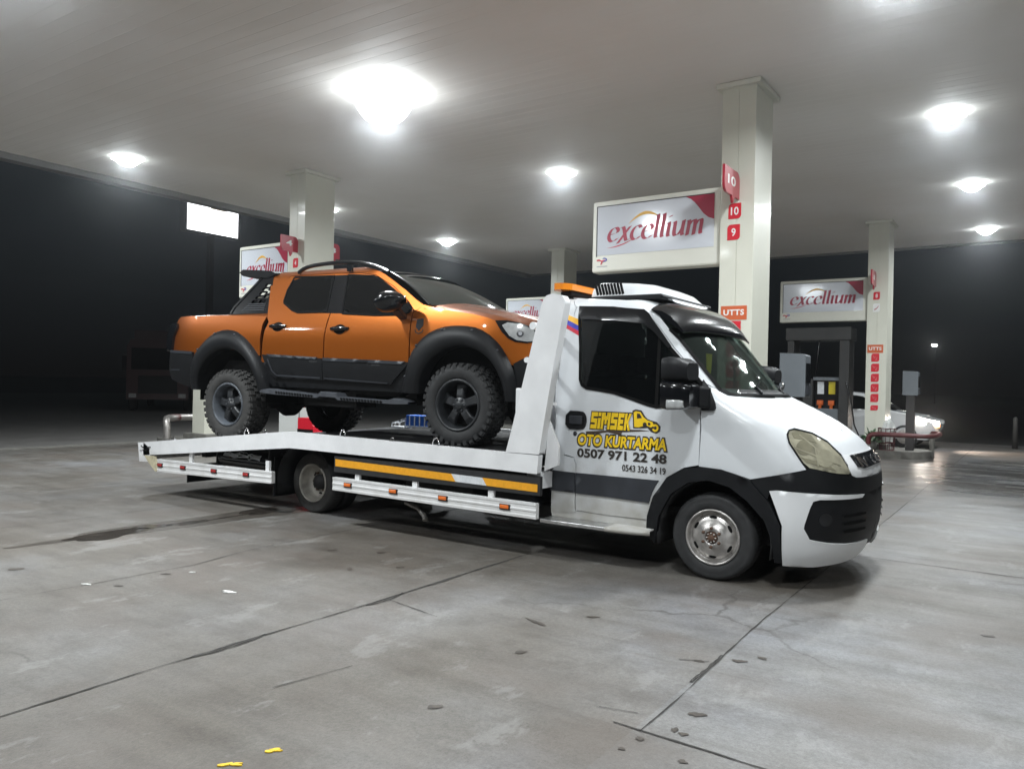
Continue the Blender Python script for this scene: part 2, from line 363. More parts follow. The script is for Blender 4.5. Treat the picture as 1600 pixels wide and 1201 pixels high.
def cdt(outer, holes=(), step=.06, inset=0):
    loops = [resample(outer, step, inset)]+[resample(h, step, -inset)[::-1] for h in holes]
    pts = []; edges = []
    for lp in loops:
        b = len(pts); pts += lp; edges += [(b+i, b+(i+1) % len(lp)) for i in range(len(lp))]
    nb = len(pts)
    xs = [p[0] for p in loops[0]]; ys = [p[1] for p in loops[0]]
    i = 0; y = min(ys)+step*.5
    while y < max(ys):
        x = min(xs)+step*(.5 if i % 2 else .25)
        while x < max(xs):
            p = (x, y)
            if inside(p, loops[0]) and not any(inside(p, h) for h in loops[1:]) and all(math.dist(p, q) > step*.45 for q in pts[:nb]): pts.append(p)
            x += step
        y += step*.87; i += 1
    v, e, f, *_ = delaunay_2d_cdt([Vector(p) for p in pts], edges, [], 0, 1e-6)
    v = [(p.x, p.y) for p in v]
    F = []
    for t in f:
        c = (sum(v[i][0] for i in t)/len(t), sum(v[i][1] for i in t)/len(t))
        if inside(c, loops[0]) and not any(inside(c, h) for h in loops[1:]): F.append(tuple(t))
    return v, F
def shell(mb, poly, fn, holes=(), lift=0, thick=.02, step=.06, inset=.0, mirror=None, crown=0):
    """a sheet of metal or glass of real thickness laid on the curved surface fn(s,z)"""
    v, F = cdt(poly, holes, step, inset); h = 1e-3
    Fr, Bk = [], []
    for s, z in v:
        P = Vector(fn(s, z)); N = (Vector(fn(s+h, z))-Vector(fn(s-h, z))).cross(Vector(fn(s, z+h))-Vector(fn(s, z-h)))
        N = N.normalized() if N.length > 1e-12 else Vector((0, -1, 0))
        Fr.append(P+N*lift); Bk.append(P+N*(lift-thick))
    if mirror is not None:
        Fr = [Vector((p.x, 2*mirror-p.y, p.z)) for p in Fr]; Bk = [Vector((p.x, 2*mirror-p.y, p.z)) for p in Bk]; F = [f[::-1] for f in F]
    mb.add(Fr, F, True); mb.add(Bk, [f[::-1] for f in F], True)
    cnt = {}
    for f in F:
        for i in range(len(f)):
            a, b = f[i], f[(i+1) % len(f)]; cnt[(a, b)] = 1
    for (a, b) in list(cnt):
        if (b, a) not in cnt: mb.add([Fr[b], Fr[a], Bk[a], Bk[b]], [(0, 1, 2, 3)])
    return mb
def shell_obj(name, m, poly, fn, parent, **k):
    return shell(MB(), poly, fn, **k).build(name, m, parent, recalc=False)
def ribbon(mb, path, fn, wd, lift=.002, thick=.004, step=.05, mirror=None):
    """narrow band along a polyline on the surface (seams, seals)"""
    P = []
    for a, b in zip(path, path[1:]):
        k = max(1, round(math.dist(a, b)/step)); P += [(a[0]+(b[0]-a[0])*j/k, a[1]+(b[1]-a[1])*j/k) for j in range(k)]
    P.append(path[-1]); rows = []; h = 1e-3
    for i, (s, z) in enumerate(P):
        a, c = P[max(0, i-1)], P[min(len(P)-1, i+1)]; l = math.dist(a, c) or 1; nx, nz = -(c[1]-a[1])/l*wd/2, (c[0]-a[0])/l*wd/2
        row = []
        for sg in (1, -1):
            q = Vector(fn(s+nx*sg, z+nz*sg)); N = (Vector(fn(s+h, z))-Vector(fn(s-h, z))).cross(Vector(fn(s, z+h))-Vector(fn(s, z-h))).normalized()
            q = q+N*lift
            if mirror is not None: q.y = 2*mirror-q.y
            row.append(q)
        rows.append(row)
    return mb.loft(rows, False)
def text_mesh(txt, size=.2, shear=0, bold=0, extrude=.002, width=1, align='LEFT', spacing=1):
    c = bpy.data.curves.new('lettering', 'FONT'); c.body = txt; c.size = size; c.shear = shear; c.offset = bold; c.extrude = extrude; c.align_x = align; c.resolution_u = 4
    c.space_character = spacing
    o = bpy.data.objects.new('lettering', c); COL.objects.link(o); bpy.context.view_layer.update()
    me = bpy.data.meshes.new_from_object(o.evaluated_get(bpy.context.evaluated_depsgraph_get()))
    V = [(v.co.x*width, v.co.y, v.co.z) for v in me.vertices]; F = [tuple(p.vertices) for p in me.polygons]
    bpy.data.objects.remove(o); bpy.data.curves.remove(c); bpy.data.meshes.remove(me)
    return V, F
def text_on(name, txt, m, parent, origin, ux, uy, box=None, **k):
    """letters laid on a flat face: origin = lower left, ux/uy unit directions, fitted to box (w,h)"""
    V, F = text_mesh(txt, **k); ux, uy = Vector(ux), Vector(uy); un = ux.cross(uy); o = Vector(origin)
    x0 = min(v[0] for v in V); x1 = max(v[0] for v in V); y0 = min(v[1] for v in V); y1 = max(v[1] for v in V)
    sx = sy = 1
    if box: sx = box[0]/(x1-x0); sy = box[1]/(y1-y0) if box[1] else sx
    mb = MB(); mb.add([o+ux*((v[0]-x0)*sx)+uy*((v[1]-y0)*sy)+un*v[2] for v in V], F)
    return mb.build(name, m, parent)
def link_copy(o, parent=None):
    c = o.copy(); COL.objects.link(c)
    if parent: c.parent = parent
    for ch in o.children: link_copy(ch, c)
    return c
# ---- panel outlines: (x, z) in metres on each vehicle's side surface
CAB = {
 'rear_pillar': [(-1.495,2.303),(-1.54,2.34),(-1.449,2.341),(-1.33,2.238),(-1.304,1.773),(-1.319,1.317),(-1.338,1.031),(-1.361,0.91),(-1.261,0.898),(-1.236,0.84),(-1.236,0.643),(-1.241,0.429),(-1.234,0.411),(-1.494,0.379),(-1.469,0.966),(-1.451,1.312),(-1.438,1.889)],
 'door': [(-1.327,2.238),(-1.271,2.242),(-0.972,2.215),(-0.661,2.18),(-0.599,2.147),(-0.49,2.026),(-0.36,1.864),(-0.239,1.735),(-0.125,1.607),(-0.106,1.362),(-0.104,1.147),(-0.108,0.916),(-0.233,0.886),(-0.38,0.795),(-0.484,0.643),(-0.534,0.494),(-0.547,0.427),(-0.917,0.423),(-1.237,0.429),(-1.236,0.84),(-1.261,0.898),(-1.36,0.916),(-1.339,1.316),(-1.331,1.773)],
 'window': [(-1.271,2.212),(-0.935,2.196),(-0.656,2.162),(-0.608,2.126),(-0.529,2.026),(-0.399,1.867),(-0.261,1.719),(-0.15,1.606),(-0.122,1.578),(-0.117,1.465),(-0.283,1.395),(-0.484,1.372),(-0.564,1.388),(-0.728,1.437),(-0.881,1.48),(-1.037,1.501),(-1.148,1.513),(-1.198,1.54),(-1.22,1.589),(-1.237,1.887)],
 'deflector': [(-1.279,2.223),(-0.939,2.208),(-0.645,2.172),(-0.6,2.14),(-0.487,2.004),(-0.38,1.867),(-0.398,1.853),(-0.526,1.988),(-0.625,2.065),(-0.919,2.1),(-1.236,2.119),(-1.259,2.145)],
 'roof_side': [(-1.495,2.303),(-1.54,2.34),(-1.493,2.353),(-1.065,2.308),(-0.719,2.277),(-0.6,2.226),(-0.423,2.019),(-0.333,1.936),(-0.219,1.803),(-0.108,1.673),(0.016,1.526),(-0.041,1.55),(-0.119,1.594),(-0.239,1.735),(-0.36,1.864),(-0.49,2.026),(-0.599,2.147),(-0.661,2.18),(-0.972,2.215),(-1.271,2.242),(-1.327,2.238),(-1.452,2.341)],
 'fender': [(-0.119,1.588),(-0.089,1.568),(0.022,1.509),(0.024,1.519),(0.225,1.482),(1.012,1.039),(0.903,1.135),(0.768,1.2),(0.62,1.235),(0.576,1.226),(0.563,1.195),(0.58,1.133),(0.63,1.057),(0.685,0.98),(0.714,0.942),(0.507,0.891),(0.305,0.842),(0.209,0.868),(0.071,0.901),(-0.11,0.91),(-0.11,0.92),(-0.096,1.206)],
 'visor_edge': [(-0.609,2.186),(-0.541,2.112),(-0.423,2.017),(-0.291,2.07)],
 'headlight': [(0.569,1.187),(0.58,1.222),(0.62,1.233),(0.768,1.2),(0.897,1.137),(1.006,1.036),(1.044,0.96),(1.068,0.894),(0.942,0.907),(0.735,0.948),(0.689,0.984),(0.634,1.062),(0.585,1.133)],
 'arch': [(-0.558,0.307),(-0.542,0.466),(-0.488,0.636),(-0.379,0.788),(-0.233,0.88),(-0.089,0.908),(0.071,0.901),(0.209,0.868),(0.305,0.836),(0.458,0.675),(0.536,0.515),(0.537,0.227),(0.483,0.227),(0.481,0.277),(0.477,0.394),(0.423,0.54),(0.289,0.676),(0.153,0.767),(-0.026,0.809),(-0.189,0.775),(-0.333,0.672),(-0.439,0.478),(-0.478,0.264),(-0.484,0.242)],
 'bumper_black': [(0.309,0.835),(0.507,0.887),(0.735,0.944),(0.942,0.903),(1.073,0.886),(1.972,1.476),(2.012,1.312),(1.19,0.739),(0.792,0.767),(0.51,0.778),(0.456,0.768),(0.452,0.693)],
 'bumper_white': [(0.456,0.768),(0.51,0.778),(0.792,0.767),(1.185,0.734),(1.162,0.716),(0.802,0.721),(0.758,0.709),(0.741,0.658),(0.705,0.536),(0.7,0.508),(0.744,0.419),(0.873,0.393),(1.019,0.371),(1.277,0.363),(2.019,0.896),(1.921,0.864),(1.227,0.205),(0.967,0.226),(0.759,0.209),(0.54,0.211),(0.55,0.516),(0.504,0.642)],
 'fog_panel': [(1.185,0.734),(2.012,1.301),(2.032,1.12),(2.026,0.891),(1.277,0.363),(1.019,0.375),(0.873,0.397),(0.744,0.423),(0.7,0.508),(0.705,0.536),(0.741,0.658),(0.758,0.704),(0.802,0.721),(1.162,0.716)],
 'grille': [(1.097,1.032),(1.933,1.627),(1.341,0.949),(1.148,0.938)],
 'grille_rim': [(1.012,1.039),(1.916,1.647),(1.983,1.554),(2.01,1.491),(1.192,0.871),(1.078,0.89),(1.044,0.96)],
 'stripe_rear': [(-1.493,0.77),(-1.24,0.765),(-1.236,0.589),(-1.489,0.59)],
 'stripe_door': [(-1.231,0.766),(-0.919,0.766),(-0.448,0.766),(-0.482,0.713),(-0.516,0.63),(-0.529,0.575),(-0.884,0.585),(-1.226,0.587)],
 'windshield_edge': [(0.091,1.489),(0.016,1.526),(-0.108,1.673),(-0.219,1.803),(-0.333,1.936),(-0.423,2.019)],
 'handle': [(-1.342,1.309),(-1.183,1.311),(-1.147,1.288),(-1.133,1.233),(-1.147,1.169),(-1.186,1.146),(-1.349,1.148)],
 'flagstripe_y': [(-1.424,2.18),(-1.338,2.148),(-1.245,2.113),(-1.241,2.051),(-1.333,2.097),(-1.422,2.135)],
 'flagstripe_b': [(-1.422,2.135),(-1.333,2.097),(-1.241,2.051),(-1.24,2.009),(-1.329,2.049),(-1.424,2.095)],
 'flagstripe_r': [(-1.424,2.095),(-1.329,2.049),(-1.24,2.009),(-1.242,1.966),(-1.327,2.01),(-1.425,2.06)],
 'mirror_base': [(-0.113,1.594),(-0.078,1.549),(-0.023,1.474),(0.016,1.411),(0.02,1.377),(0.003,1.359),(-0.092,1.355)],
 'simsek': [(-1.103,1.304),(-0.703,1.32),(-0.699,1.178),(-1.099,1.158)],
 'truckicon': [(-0.692,1.334),(-0.641,1.336),(-0.606,1.31),(-0.58,1.278),(-0.529,1.26),(-0.479,1.243),(-0.45,1.211),(-0.456,1.171),(-0.491,1.153),(-0.527,1.174),(-0.507,1.208),(-0.557,1.219),(-0.629,1.195),(-0.68,1.186)],
 'lightning': [(-1.146,1.134),(-0.928,1.155),(-0.959,1.179),(-0.867,1.165),(-0.629,1.175),(-0.542,1.17),(-0.791,1.146),(-0.805,1.118),(-0.927,1.139),(-1.122,1.107)],
 'oto': [(-1.218,1.12),(-0.391,1.109),(-0.389,1.01),(-1.216,1.025)],
 'tel': [(-1.223,0.989),(-0.385,0.985),(-0.386,0.899),(-1.221,0.915)],
 'tel2': [(-0.782,0.871),(-0.391,0.879),(-0.393,0.813),(-0.784,0.821)],
 'lock': [(-1.25,1.11)],
}
PK = {
 'bedside': [(-4.452,2.256),(-4.428,2.294),(-4.249,2.318),(-3.5,2.293),(-2.78,2.267),(-2.788,2.248),(-2.835,2.171),(-2.842,1.994),(-2.831,1.833),(-2.904,1.833),(-3.109,1.996),(-3.316,2.07),(-3.527,2.097),(-3.738,2.026),(-3.862,1.903),(-3.981,1.841),(-4.473,1.864),(-4.45,2.036),(-4.393,2.163)],
 'rear_door': [(-2.893,2.847),(-1.955,2.752),(-1.934,2.717),(-1.834,2.288),(-1.83,2.276),(-1.845,2.164),(-1.87,2.008),(-1.87,1.78),(-2.805,1.824),(-2.801,1.946),(-2.78,2.087),(-2.747,2.181),(-2.682,2.347),(-2.665,2.493),(-2.682,2.679)],
 'front_door': [(-1.955,2.752),(-1.549,2.734),(-1.333,2.703),(-1.035,2.558),(-0.794,2.392),(-0.675,2.279),(-0.689,2.237),(-0.685,2.038),(-0.688,1.75),(-1.858,1.78),(-1.862,2.008),(-1.836,2.164),(-1.824,2.276),(-1.934,2.717)],
 'rear_window': [(-2.556,2.732),(-1.939,2.715),(-1.923,2.561),(-1.886,2.294),(-2.327,2.296),(-2.428,2.327),(-2.59,2.417),(-2.606,2.447),(-2.605,2.577)],
 'front_window': [(-1.734,2.719),(-1.349,2.685),(-1.252,2.648),(-1.022,2.519),(-0.804,2.381),(-0.713,2.302),(-0.725,2.259),(-0.792,2.234),(-1.18,2.238),(-1.646,2.267),(-1.685,2.457)],
 'b_pillar': [(-1.928,2.722),(-1.749,2.72),(-1.694,2.458),(-1.655,2.272),(-1.869,2.286),(-1.918,2.549)],
 'cab_frame': [(-2.973,2.838),(-2.847,2.858),(-2.293,2.853),(-1.503,2.771),(-1.194,2.703),(-1.035,2.637),(-0.836,2.52),(-0.7,2.422),(-0.572,2.341),(-0.654,2.268),(-0.675,2.279),(-0.794,2.392),(-1.035,2.558),(-1.333,2.703),(-1.549,2.734),(-1.955,2.752),(-2.893,2.847),(-2.682,2.679),(-2.665,2.493),(-2.682,2.347),(-2.747,2.181),(-2.78,2.264),(-2.77,2.472)],
 'fender': [(-0.675,2.275),(-0.654,2.268),(-0.572,2.341),(-0.574,2.335),(-0.352,2.266),(-0.194,2.238),(0.068,2.204),(0.315,2.15),(0.392,2.039),(0.481,1.942),(0.532,1.925),(0.638,1.915),(0.624,1.798),(0.511,1.722),(0.485,1.774),(0.414,1.853),(0.32,1.968),(0.181,2.058),(-0.011,2.097),(-0.185,2.096),(-0.339,2.074),(-0.473,2.011),(-0.585,1.918),(-0.652,1.834),(-0.692,1.749),(-0.678,1.75),(-0.68,2.038),(-0.684,2.237)],
 'headlight': [(0.324,2.146),(0.441,2.155),(0.561,2.129),(0.682,2.078),(0.646,1.936),(0.532,1.943),(0.463,1.978),(0.401,2.039)],
 'flare_front': [(-0.712,1.673),(-0.675,1.834),(-0.585,1.937),(-0.473,2.02),(-0.339,2.074),(-0.185,2.096),(-0.033,2.097),(0.18,2.062),(0.32,1.977),(0.422,1.853),(0.506,1.713),(0.521,1.598),(0.485,1.456),(0.398,1.463),(0.354,1.595),(0.278,1.718),(0.186,1.825),(0.08,1.879),(-0.049,1.894),(-0.201,1.871),(-0.332,1.806),(-0.442,1.694),(-0.51,1.581),(-0.582,1.467),(-0.712,1.426),(-0.719,1.578)],
 'flare_rear': [(-3.981,1.841),(-3.862,1.915),(-3.738,2.031),(-3.615,2.086),(-3.457,2.113),(-3.283,2.094),(-3.109,2.008),(-2.955,1.888),(-2.836,1.77),(-2.753,1.618),(-2.73,1.407),(-2.879,1.392),(-2.968,1.568),(-3.101,1.733),(-3.241,1.84),(-3.38,1.889),(-3.52,1.877),(-3.66,1.804),(-3.765,1.68),(-3.843,1.505),(-3.887,1.41),(-4.034,1.422),(-4.003,1.653)],
 'rear_bumper': [(-4.491,1.862),(-3.981,1.841),(-3.999,1.653),(-4.026,1.422),(-4.195,1.449),(-4.537,1.521),(-4.672,1.637),(-4.626,1.755)],
 'door_clad_r': [(-2.804,1.817),(-1.87,1.773),(-1.885,1.538),(-2.577,1.555),(-2.655,1.619),(-2.731,1.758)],
 'door_clad_f': [(-1.858,1.773),(-0.688,1.746),(-0.695,1.715),(-0.891,1.555),(-0.932,1.491),(-1.858,1.534)],
 'clad_strip_r': [(-2.642,1.815),(-1.929,1.78),(-1.959,1.757),(-2.625,1.787)],
 'clad_strip_f': [(-1.858,1.778),(-0.722,1.746),(-0.773,1.712),(-1.857,1.744)],
 'sill': [(-2.754,1.758),(-2.655,1.619),(-2.577,1.555),(-1.885,1.538),(-0.932,1.491),(-0.695,1.715),(-0.683,1.538),(-0.738,1.432),(-1.845,1.438),(-2.711,1.442)],
 'tail_lamp': [(-4.551,2.216),(-4.4,2.202),(-4.369,2.15),(-4.439,2.036),(-4.473,1.869),(-4.632,1.859),(-4.643,2.042),(-4.637,2.172)],
 'front_bumper': [(0.511,1.718),(0.625,1.795),(0.627,1.671),(0.61,1.494),(0.551,1.404),(0.502,1.465),(0.521,1.598)],
 'handle_r': [(-2.711,2.138),(-2.639,2.16),(-2.576,2.178),(-2.494,2.148),(-2.476,2.118),(-2.554,2.093),(-2.667,2.104)],
 'handle_f': [(-1.785,2.092),(-1.704,2.113),(-1.619,2.138),(-1.546,2.104),(-1.522,2.077),(-1.601,2.049),(-1.731,2.06)],
 'badge': [(-0.611,2.182),(-0.531,2.19),(-0.522,2.115),(-0.57,2.059),(-0.613,2.097)],
 'mirror': [(-1.229,2.407),(-1.205,2.458),(-1.116,2.477),(-1.004,2.466),(-0.847,2.394),(-0.723,2.291),(-0.793,2.24),(-1.193,2.383)],
 'mirror_foot': [(-0.848,2.263),(-0.756,2.26),(-0.812,2.145),(-0.888,2.104),(-0.88,2.189)],
 'rollbar': [(-3.495,2.319),(-3.429,2.398),(-3.266,2.565),(-3.121,2.785),(-3.29,2.855),(-2.979,2.852),(-2.786,2.722),(-2.781,2.497),(-2.789,2.296)],
 'rollbar_hole': [(-3.205,2.437),(-3.007,2.669),(-2.86,2.675),(-2.854,2.549),(-2.847,2.425),(-2.869,2.364)],
 'spoiler': [(-3.557,2.896),(-2.91,2.819),(-2.968,2.903),(-2.904,2.874),(-2.939,2.836),(-3.501,2.853)],
 'roofrail': [(-2.69,2.862),(-2.134,2.82),(-2.458,2.947),(-2.173,2.947),(-1.734,2.916),(-1.542,2.872),(-1.177,2.743),(-1.25,2.747),(-1.62,2.845),(-1.99,2.874),(-2.436,2.892),(-2.538,2.867)],
 'step': [(-2.746,1.406),(-2.553,1.406),(-1.879,1.37),(-1.818,1.401),(-1.615,1.388),(-1.574,1.356),(-0.901,1.332),(-0.716,1.353),(-0.64,1.33),(-0.746,1.295),(-0.93,1.304),(-1.621,1.311),(-1.853,1.333),(-2.557,1.353),(-2.717,1.365)],
}
# ================================================================ the setting
def strip_poly(pts, wd, z, jit=.3):
    """an uneven thin strip on the ground along pts"""
    L_, R_ = [], []
    P = []
    for a, b in zip(pts, pts[1:]):
        k = max(1, int(math.dist(a, b)/.06)); P += [(a[0]+(b[0]-a[0])*j/k, a[1]+(b[1]-a[1])*j/k) for j in range(k)]
    P.append(pts[-1]); off = 0; ph = 0
    rows = []
    for i, p in enumerate(P):
        a, b = P[max(0, i-1)], P[min(len(P)-1, i+1)]; l = math.dist(a, b) or 1; nx, ny = -(b[1]-a[1])/l, (b[0]-a[0])/l
        off = off*.92+random.uniform(-1, 1)*.010*jit; ph = ph*.85+random.uniform(-.3, .3); w_ = wd*max(.12, .75+ph+random.uniform(-.25, .25))
        rows.append([(p[0]+nx*(off+w_/2), p[1]+ny*(off+w_/2), z), (p[0]+nx*(off-w_/2), p[1]+ny*(off-w_/2), z)])
    return rows
def blob(c, rx, ry, z, rot=0, n=26, rough=.28, seed=1):
    rg = random.Random(seed); ph = [rg.uniform(0, 6.28) for _ in range(9)]
    V = []
    for k in range(n):
        a = 2*math.pi*k/n; r = 1+sum(rough/(j+1.3)*math.sin((j+2)*a+ph[j]) for j in range(9))*.75+rg.uniform(-.02, .02)
        x, y = rx*r*math.cos(a), ry*r*math.sin(a)
        V.append((c[0]+x*math.cos(rot)-y*math.sin(rot), c[1]+x*math.sin(rot)+y*math.cos(rot), z))
    return V
g = MB(); g.add([(-260, -120, 0), (260, -120, 0), (260, 320, 0), (-260, 320, 0)], [(0, 1, 2, 3)]); tag(g.build('ground', 'asphalt', recalc=False), kind='structure')
g = MB(); g.add([(-14.6, -22, .004), (22, -22, .004), (22, 21, .004), (-14.6, 21, .004)], [(0, 1, 2, 3)]); tag(g.build('concrete_pavement', 'concrete', recalc=False), kind='structure')
g = MB(); g.lohi((-14.95, -22, -.2), (-14.6, 21, .02)); tag(g.build('drain_kerb', 'kerb'), kind='structure')
g = MB(); g.add([(-60, -30, .004), (-14.95, -30, .004), (-14.95, 60, .004), (-60, 60, .004)], [(0, 1, 2, 3)]); tag(g.build('side_road', 'road_worn', recalc=False), kind='structure')
# expansion joints and cracks between the slabs
g = MB()
random.seed(3)
for pts, wd in (([(-1.70, -12), (-1.69, -3.7), (-1.66, -2.5), (-1.65, -.7), (-1.66, 21)], .015), ([(-6.3, -12), (-6.31, -2.5), (-6.24, 0), (-6.25, 21)], .009),
                ([(-3.65, -12), (-3.64, -3.5), (-3.55, -2.2), (-3.67, -1.5), (-3.66, 21)], .009), ([(.69, -2.79), (.66, -1.4), (.64, -.4), (.66, 3), (.66, 21)], .010),
                ([(3.1, -12), (3.1, 21)], .009), ([(5.4, -12), (5.4, 21)], .009), ([(.55, -2.775), (1.219, -2.798), (9, -2.80)], .010), ([(-8.6, -12), (-8.6, 21)], .009), ([(-10.9, -12), (-10.9, 21)], .009),
                ([(-14.6, 2.2), (-6.25, 2.2)], .012), ([(.66, 1.8), (9, 1.8)], .012), ([(.66, 6.4), (9, 6.4)], .008), ([(-3, 11), (9, 11)], .008)):
    g.loft(strip_poly(pts, wd, .008), False)
for x, y0, y1, d in ((-1.69, -3.45, -2.95, .035), (-1.645, -2.15, -1.75, .03), (-1.65, -1.5, -1.0, .02), (.66, -2.1, -1.6, .012)):   # spalled places
    for sg in (1, -1):
        k = 14; g.loft(strip_poly([(x+sg*d*math.sin(math.pi*i/k)*(1 if sg > 0 else .3), y0+(y1-y0)*i/k) for i in range(k+1)], .013, .0082, .6), False)
for (a, b) in (((.60, -2.62), (.42, -2.67)), ((.63, -1.75), (.48, -1.82)), ((-1.63, -1.95), (-1.1, -2.05)), ((-.9, -3.0), (-1.0, -3.45))): g.loft(strip_poly([a, b], .008, .0083), False)
tag(g.build('pavement_joints', 'crack', recalc=False), kind='structure')
# oil spots with outlines of their own
g = MB(); sd = 0
for x, y, rx, ry, ro in ((-.204, -3.141, .045, .03, .4), (-.52, -1.74, .13, .022, 2.75), (.583, -1.772, .035, .02, 0), (.764, -1.633, .05, .026, .4), (.854, -1.50, .05, .022, 2.7), (.812, -2.682, .03, .02, .5), (.86, -2.70, .028, .02, .5),
                     (.834, -2.464, .05, .03, .3), (.953, -2.943, .03, .018, 0), (.719, -2.853, .035, .018, 2.6), (.701, -2.992, .025, .015, 0), (-2.484, -1.486, .09, .025, 2.4), (-3.399, -2.905, .05, .03, 0), (-4.469, -3.131, .07, .045, .5),
                     (-3.454, -2.5, .05, .03, 0), (-.292, -2.265, .05, .03, 1), (-.28, -1.412, .07, .02, .5), (-3.1, -1.1, .06, .03, .7), (-2.7, -.9, .07, .03, .4), (-2.2, -1.2, .05, .02, .4), (1.9, -.2, .05, .03, 0)):
    sd += 1; g.add(blob((x, y), rx*.68, ry*.95, .0081, ro, 60, .36, sd), [tuple(range(44))])
tag(g.build('oil_spots', 'stain', recalc=False), kind='structure')
g = MB()
for (bx, by), rx, ry, ro, sd_ in (((-5.24, -1.98), .38, .17, 84, 31), ((-5.31, -1.50), .20, .09, 80, 38), ((-5.22, -1.14), .24, .07, 88, 37), ((-5.22, -.12), .36, .20, 92, 33), ((-5.20, -.62), .34, .022, 92, 34)):
    g.add(blob((bx, by), rx, ry, .0084, R(ro), 90, .30, sd_), [tuple(range(90))])
tag(g.build('puddle_water', 'puddle', recalc=False), kind='structure')
g = MB(); g.add(blob((-5.22, -1.0), 1.45, .24, .0062, R(89), 120, .5, 35), [tuple(range(120))])
tag(g.build('damp_patch', 'damp', recalc=False), kind='structure')
for k, (x, y, l, lab) in enumerate(((-.46, -3.873, .05, 'small yellow paint scrap on the concrete, the one farther from the photographer'), (-.502, -4.051, .055, 'small yellow paint scrap on the concrete cut by the lower edge'))):
    g = MB(); g.prism([(a, b) for a, b, c in blob((x, y), l*.6, l*.26, 0, .5+k*.3, 40, .8, 70+k)], lambda u, v, d: (u, v, d), .005, .0095); tag(g.build('paint_scrap', 'paint_yellow'), lab, 'paint scrap', 'yellow scraps on the concrete')
for k, (x, y, r, lab) in enumerate(((-2.638, -2.517, .05, 'white crumpled litter flake lying between two slab joints'), (-3.608, -3.028, .03, 'white litter flake beside the leftmost slab joint'), (-3.342, -2.347, .022, 'tiny white litter fleck near the middle slab joint'))):
    g = MB(); V = blob((x, y), r, r*.5, 0, .4, 14, .5, 50+k); g.prism([(a, b) for a, b, c in V], lambda u, v, d: (u, v, d), .005, .011); tag(g.build('litter', 'paint_white'), lab, 'litter')

# ---------------------------------------------------------------- canopy
ZC = 5.5
cx0, cx1, cy0, cy1 = -13.35, 13.0, -12.5, 17.9
canopy = thing('canopy', 'wide flat petrol station canopy with pale plank ceiling over the forecourt', 'canopy', (0, 4, ZC))
def mk(mb, name, m, par, **k):
    o = mb.build(name, m, par, **k)
    if par: o.matrix_parent_inverse = Matrix.Translation(par.location).inverted() if par.rotation_euler.z == 0 else Matrix.Identity(4)
    return o
g = MB(); y = cy0; pitch = .20; rows = []
while y < cy1-.01:     # planks running along the forecourt, each with a small shadow groove
    y2 = min(y+pitch, cy1)
    for yy, zz in ((y+.001, ZC+.0016), (y+.008, ZC), (y2-.008, ZC), (y2-.001, ZC+.0016)): rows.append([(cx0+(cx1-cx0)*i/12, yy, zz+.0025*math.sin(i*1.7+yy*9)) for i in range(13)])
    y = y2
g.loft(rows, False)
mk(g, 'soffit', 'soffit', canopy, recalc=False)
g = MB(); T = .9; D = .12   # fascia: hangs a little below the soffit
g.lohi((cx0-.25, cy0, ZC-D), (cx0, cy1, ZC+T)); g.lohi((cx1, cy0, ZC-D), (cx1+.25, cy1, ZC+T)); g.lohi((cx0-.25, cy1, ZC-D*.3), (cx1+.25, cy1+.25, ZC+T)); g.lohi((cx0-.25, cy0-.25, ZC-D*.3), (cx1+.25, cy0, ZC+T))
mk(g, 'fascia', 'fascia', canopy)
g = MB(); g.lohi((cx0, cy0, ZC+.1), (cx1, cy1, ZC+.5)); mk(g, 'roof_deck', 'fascia', canopy)
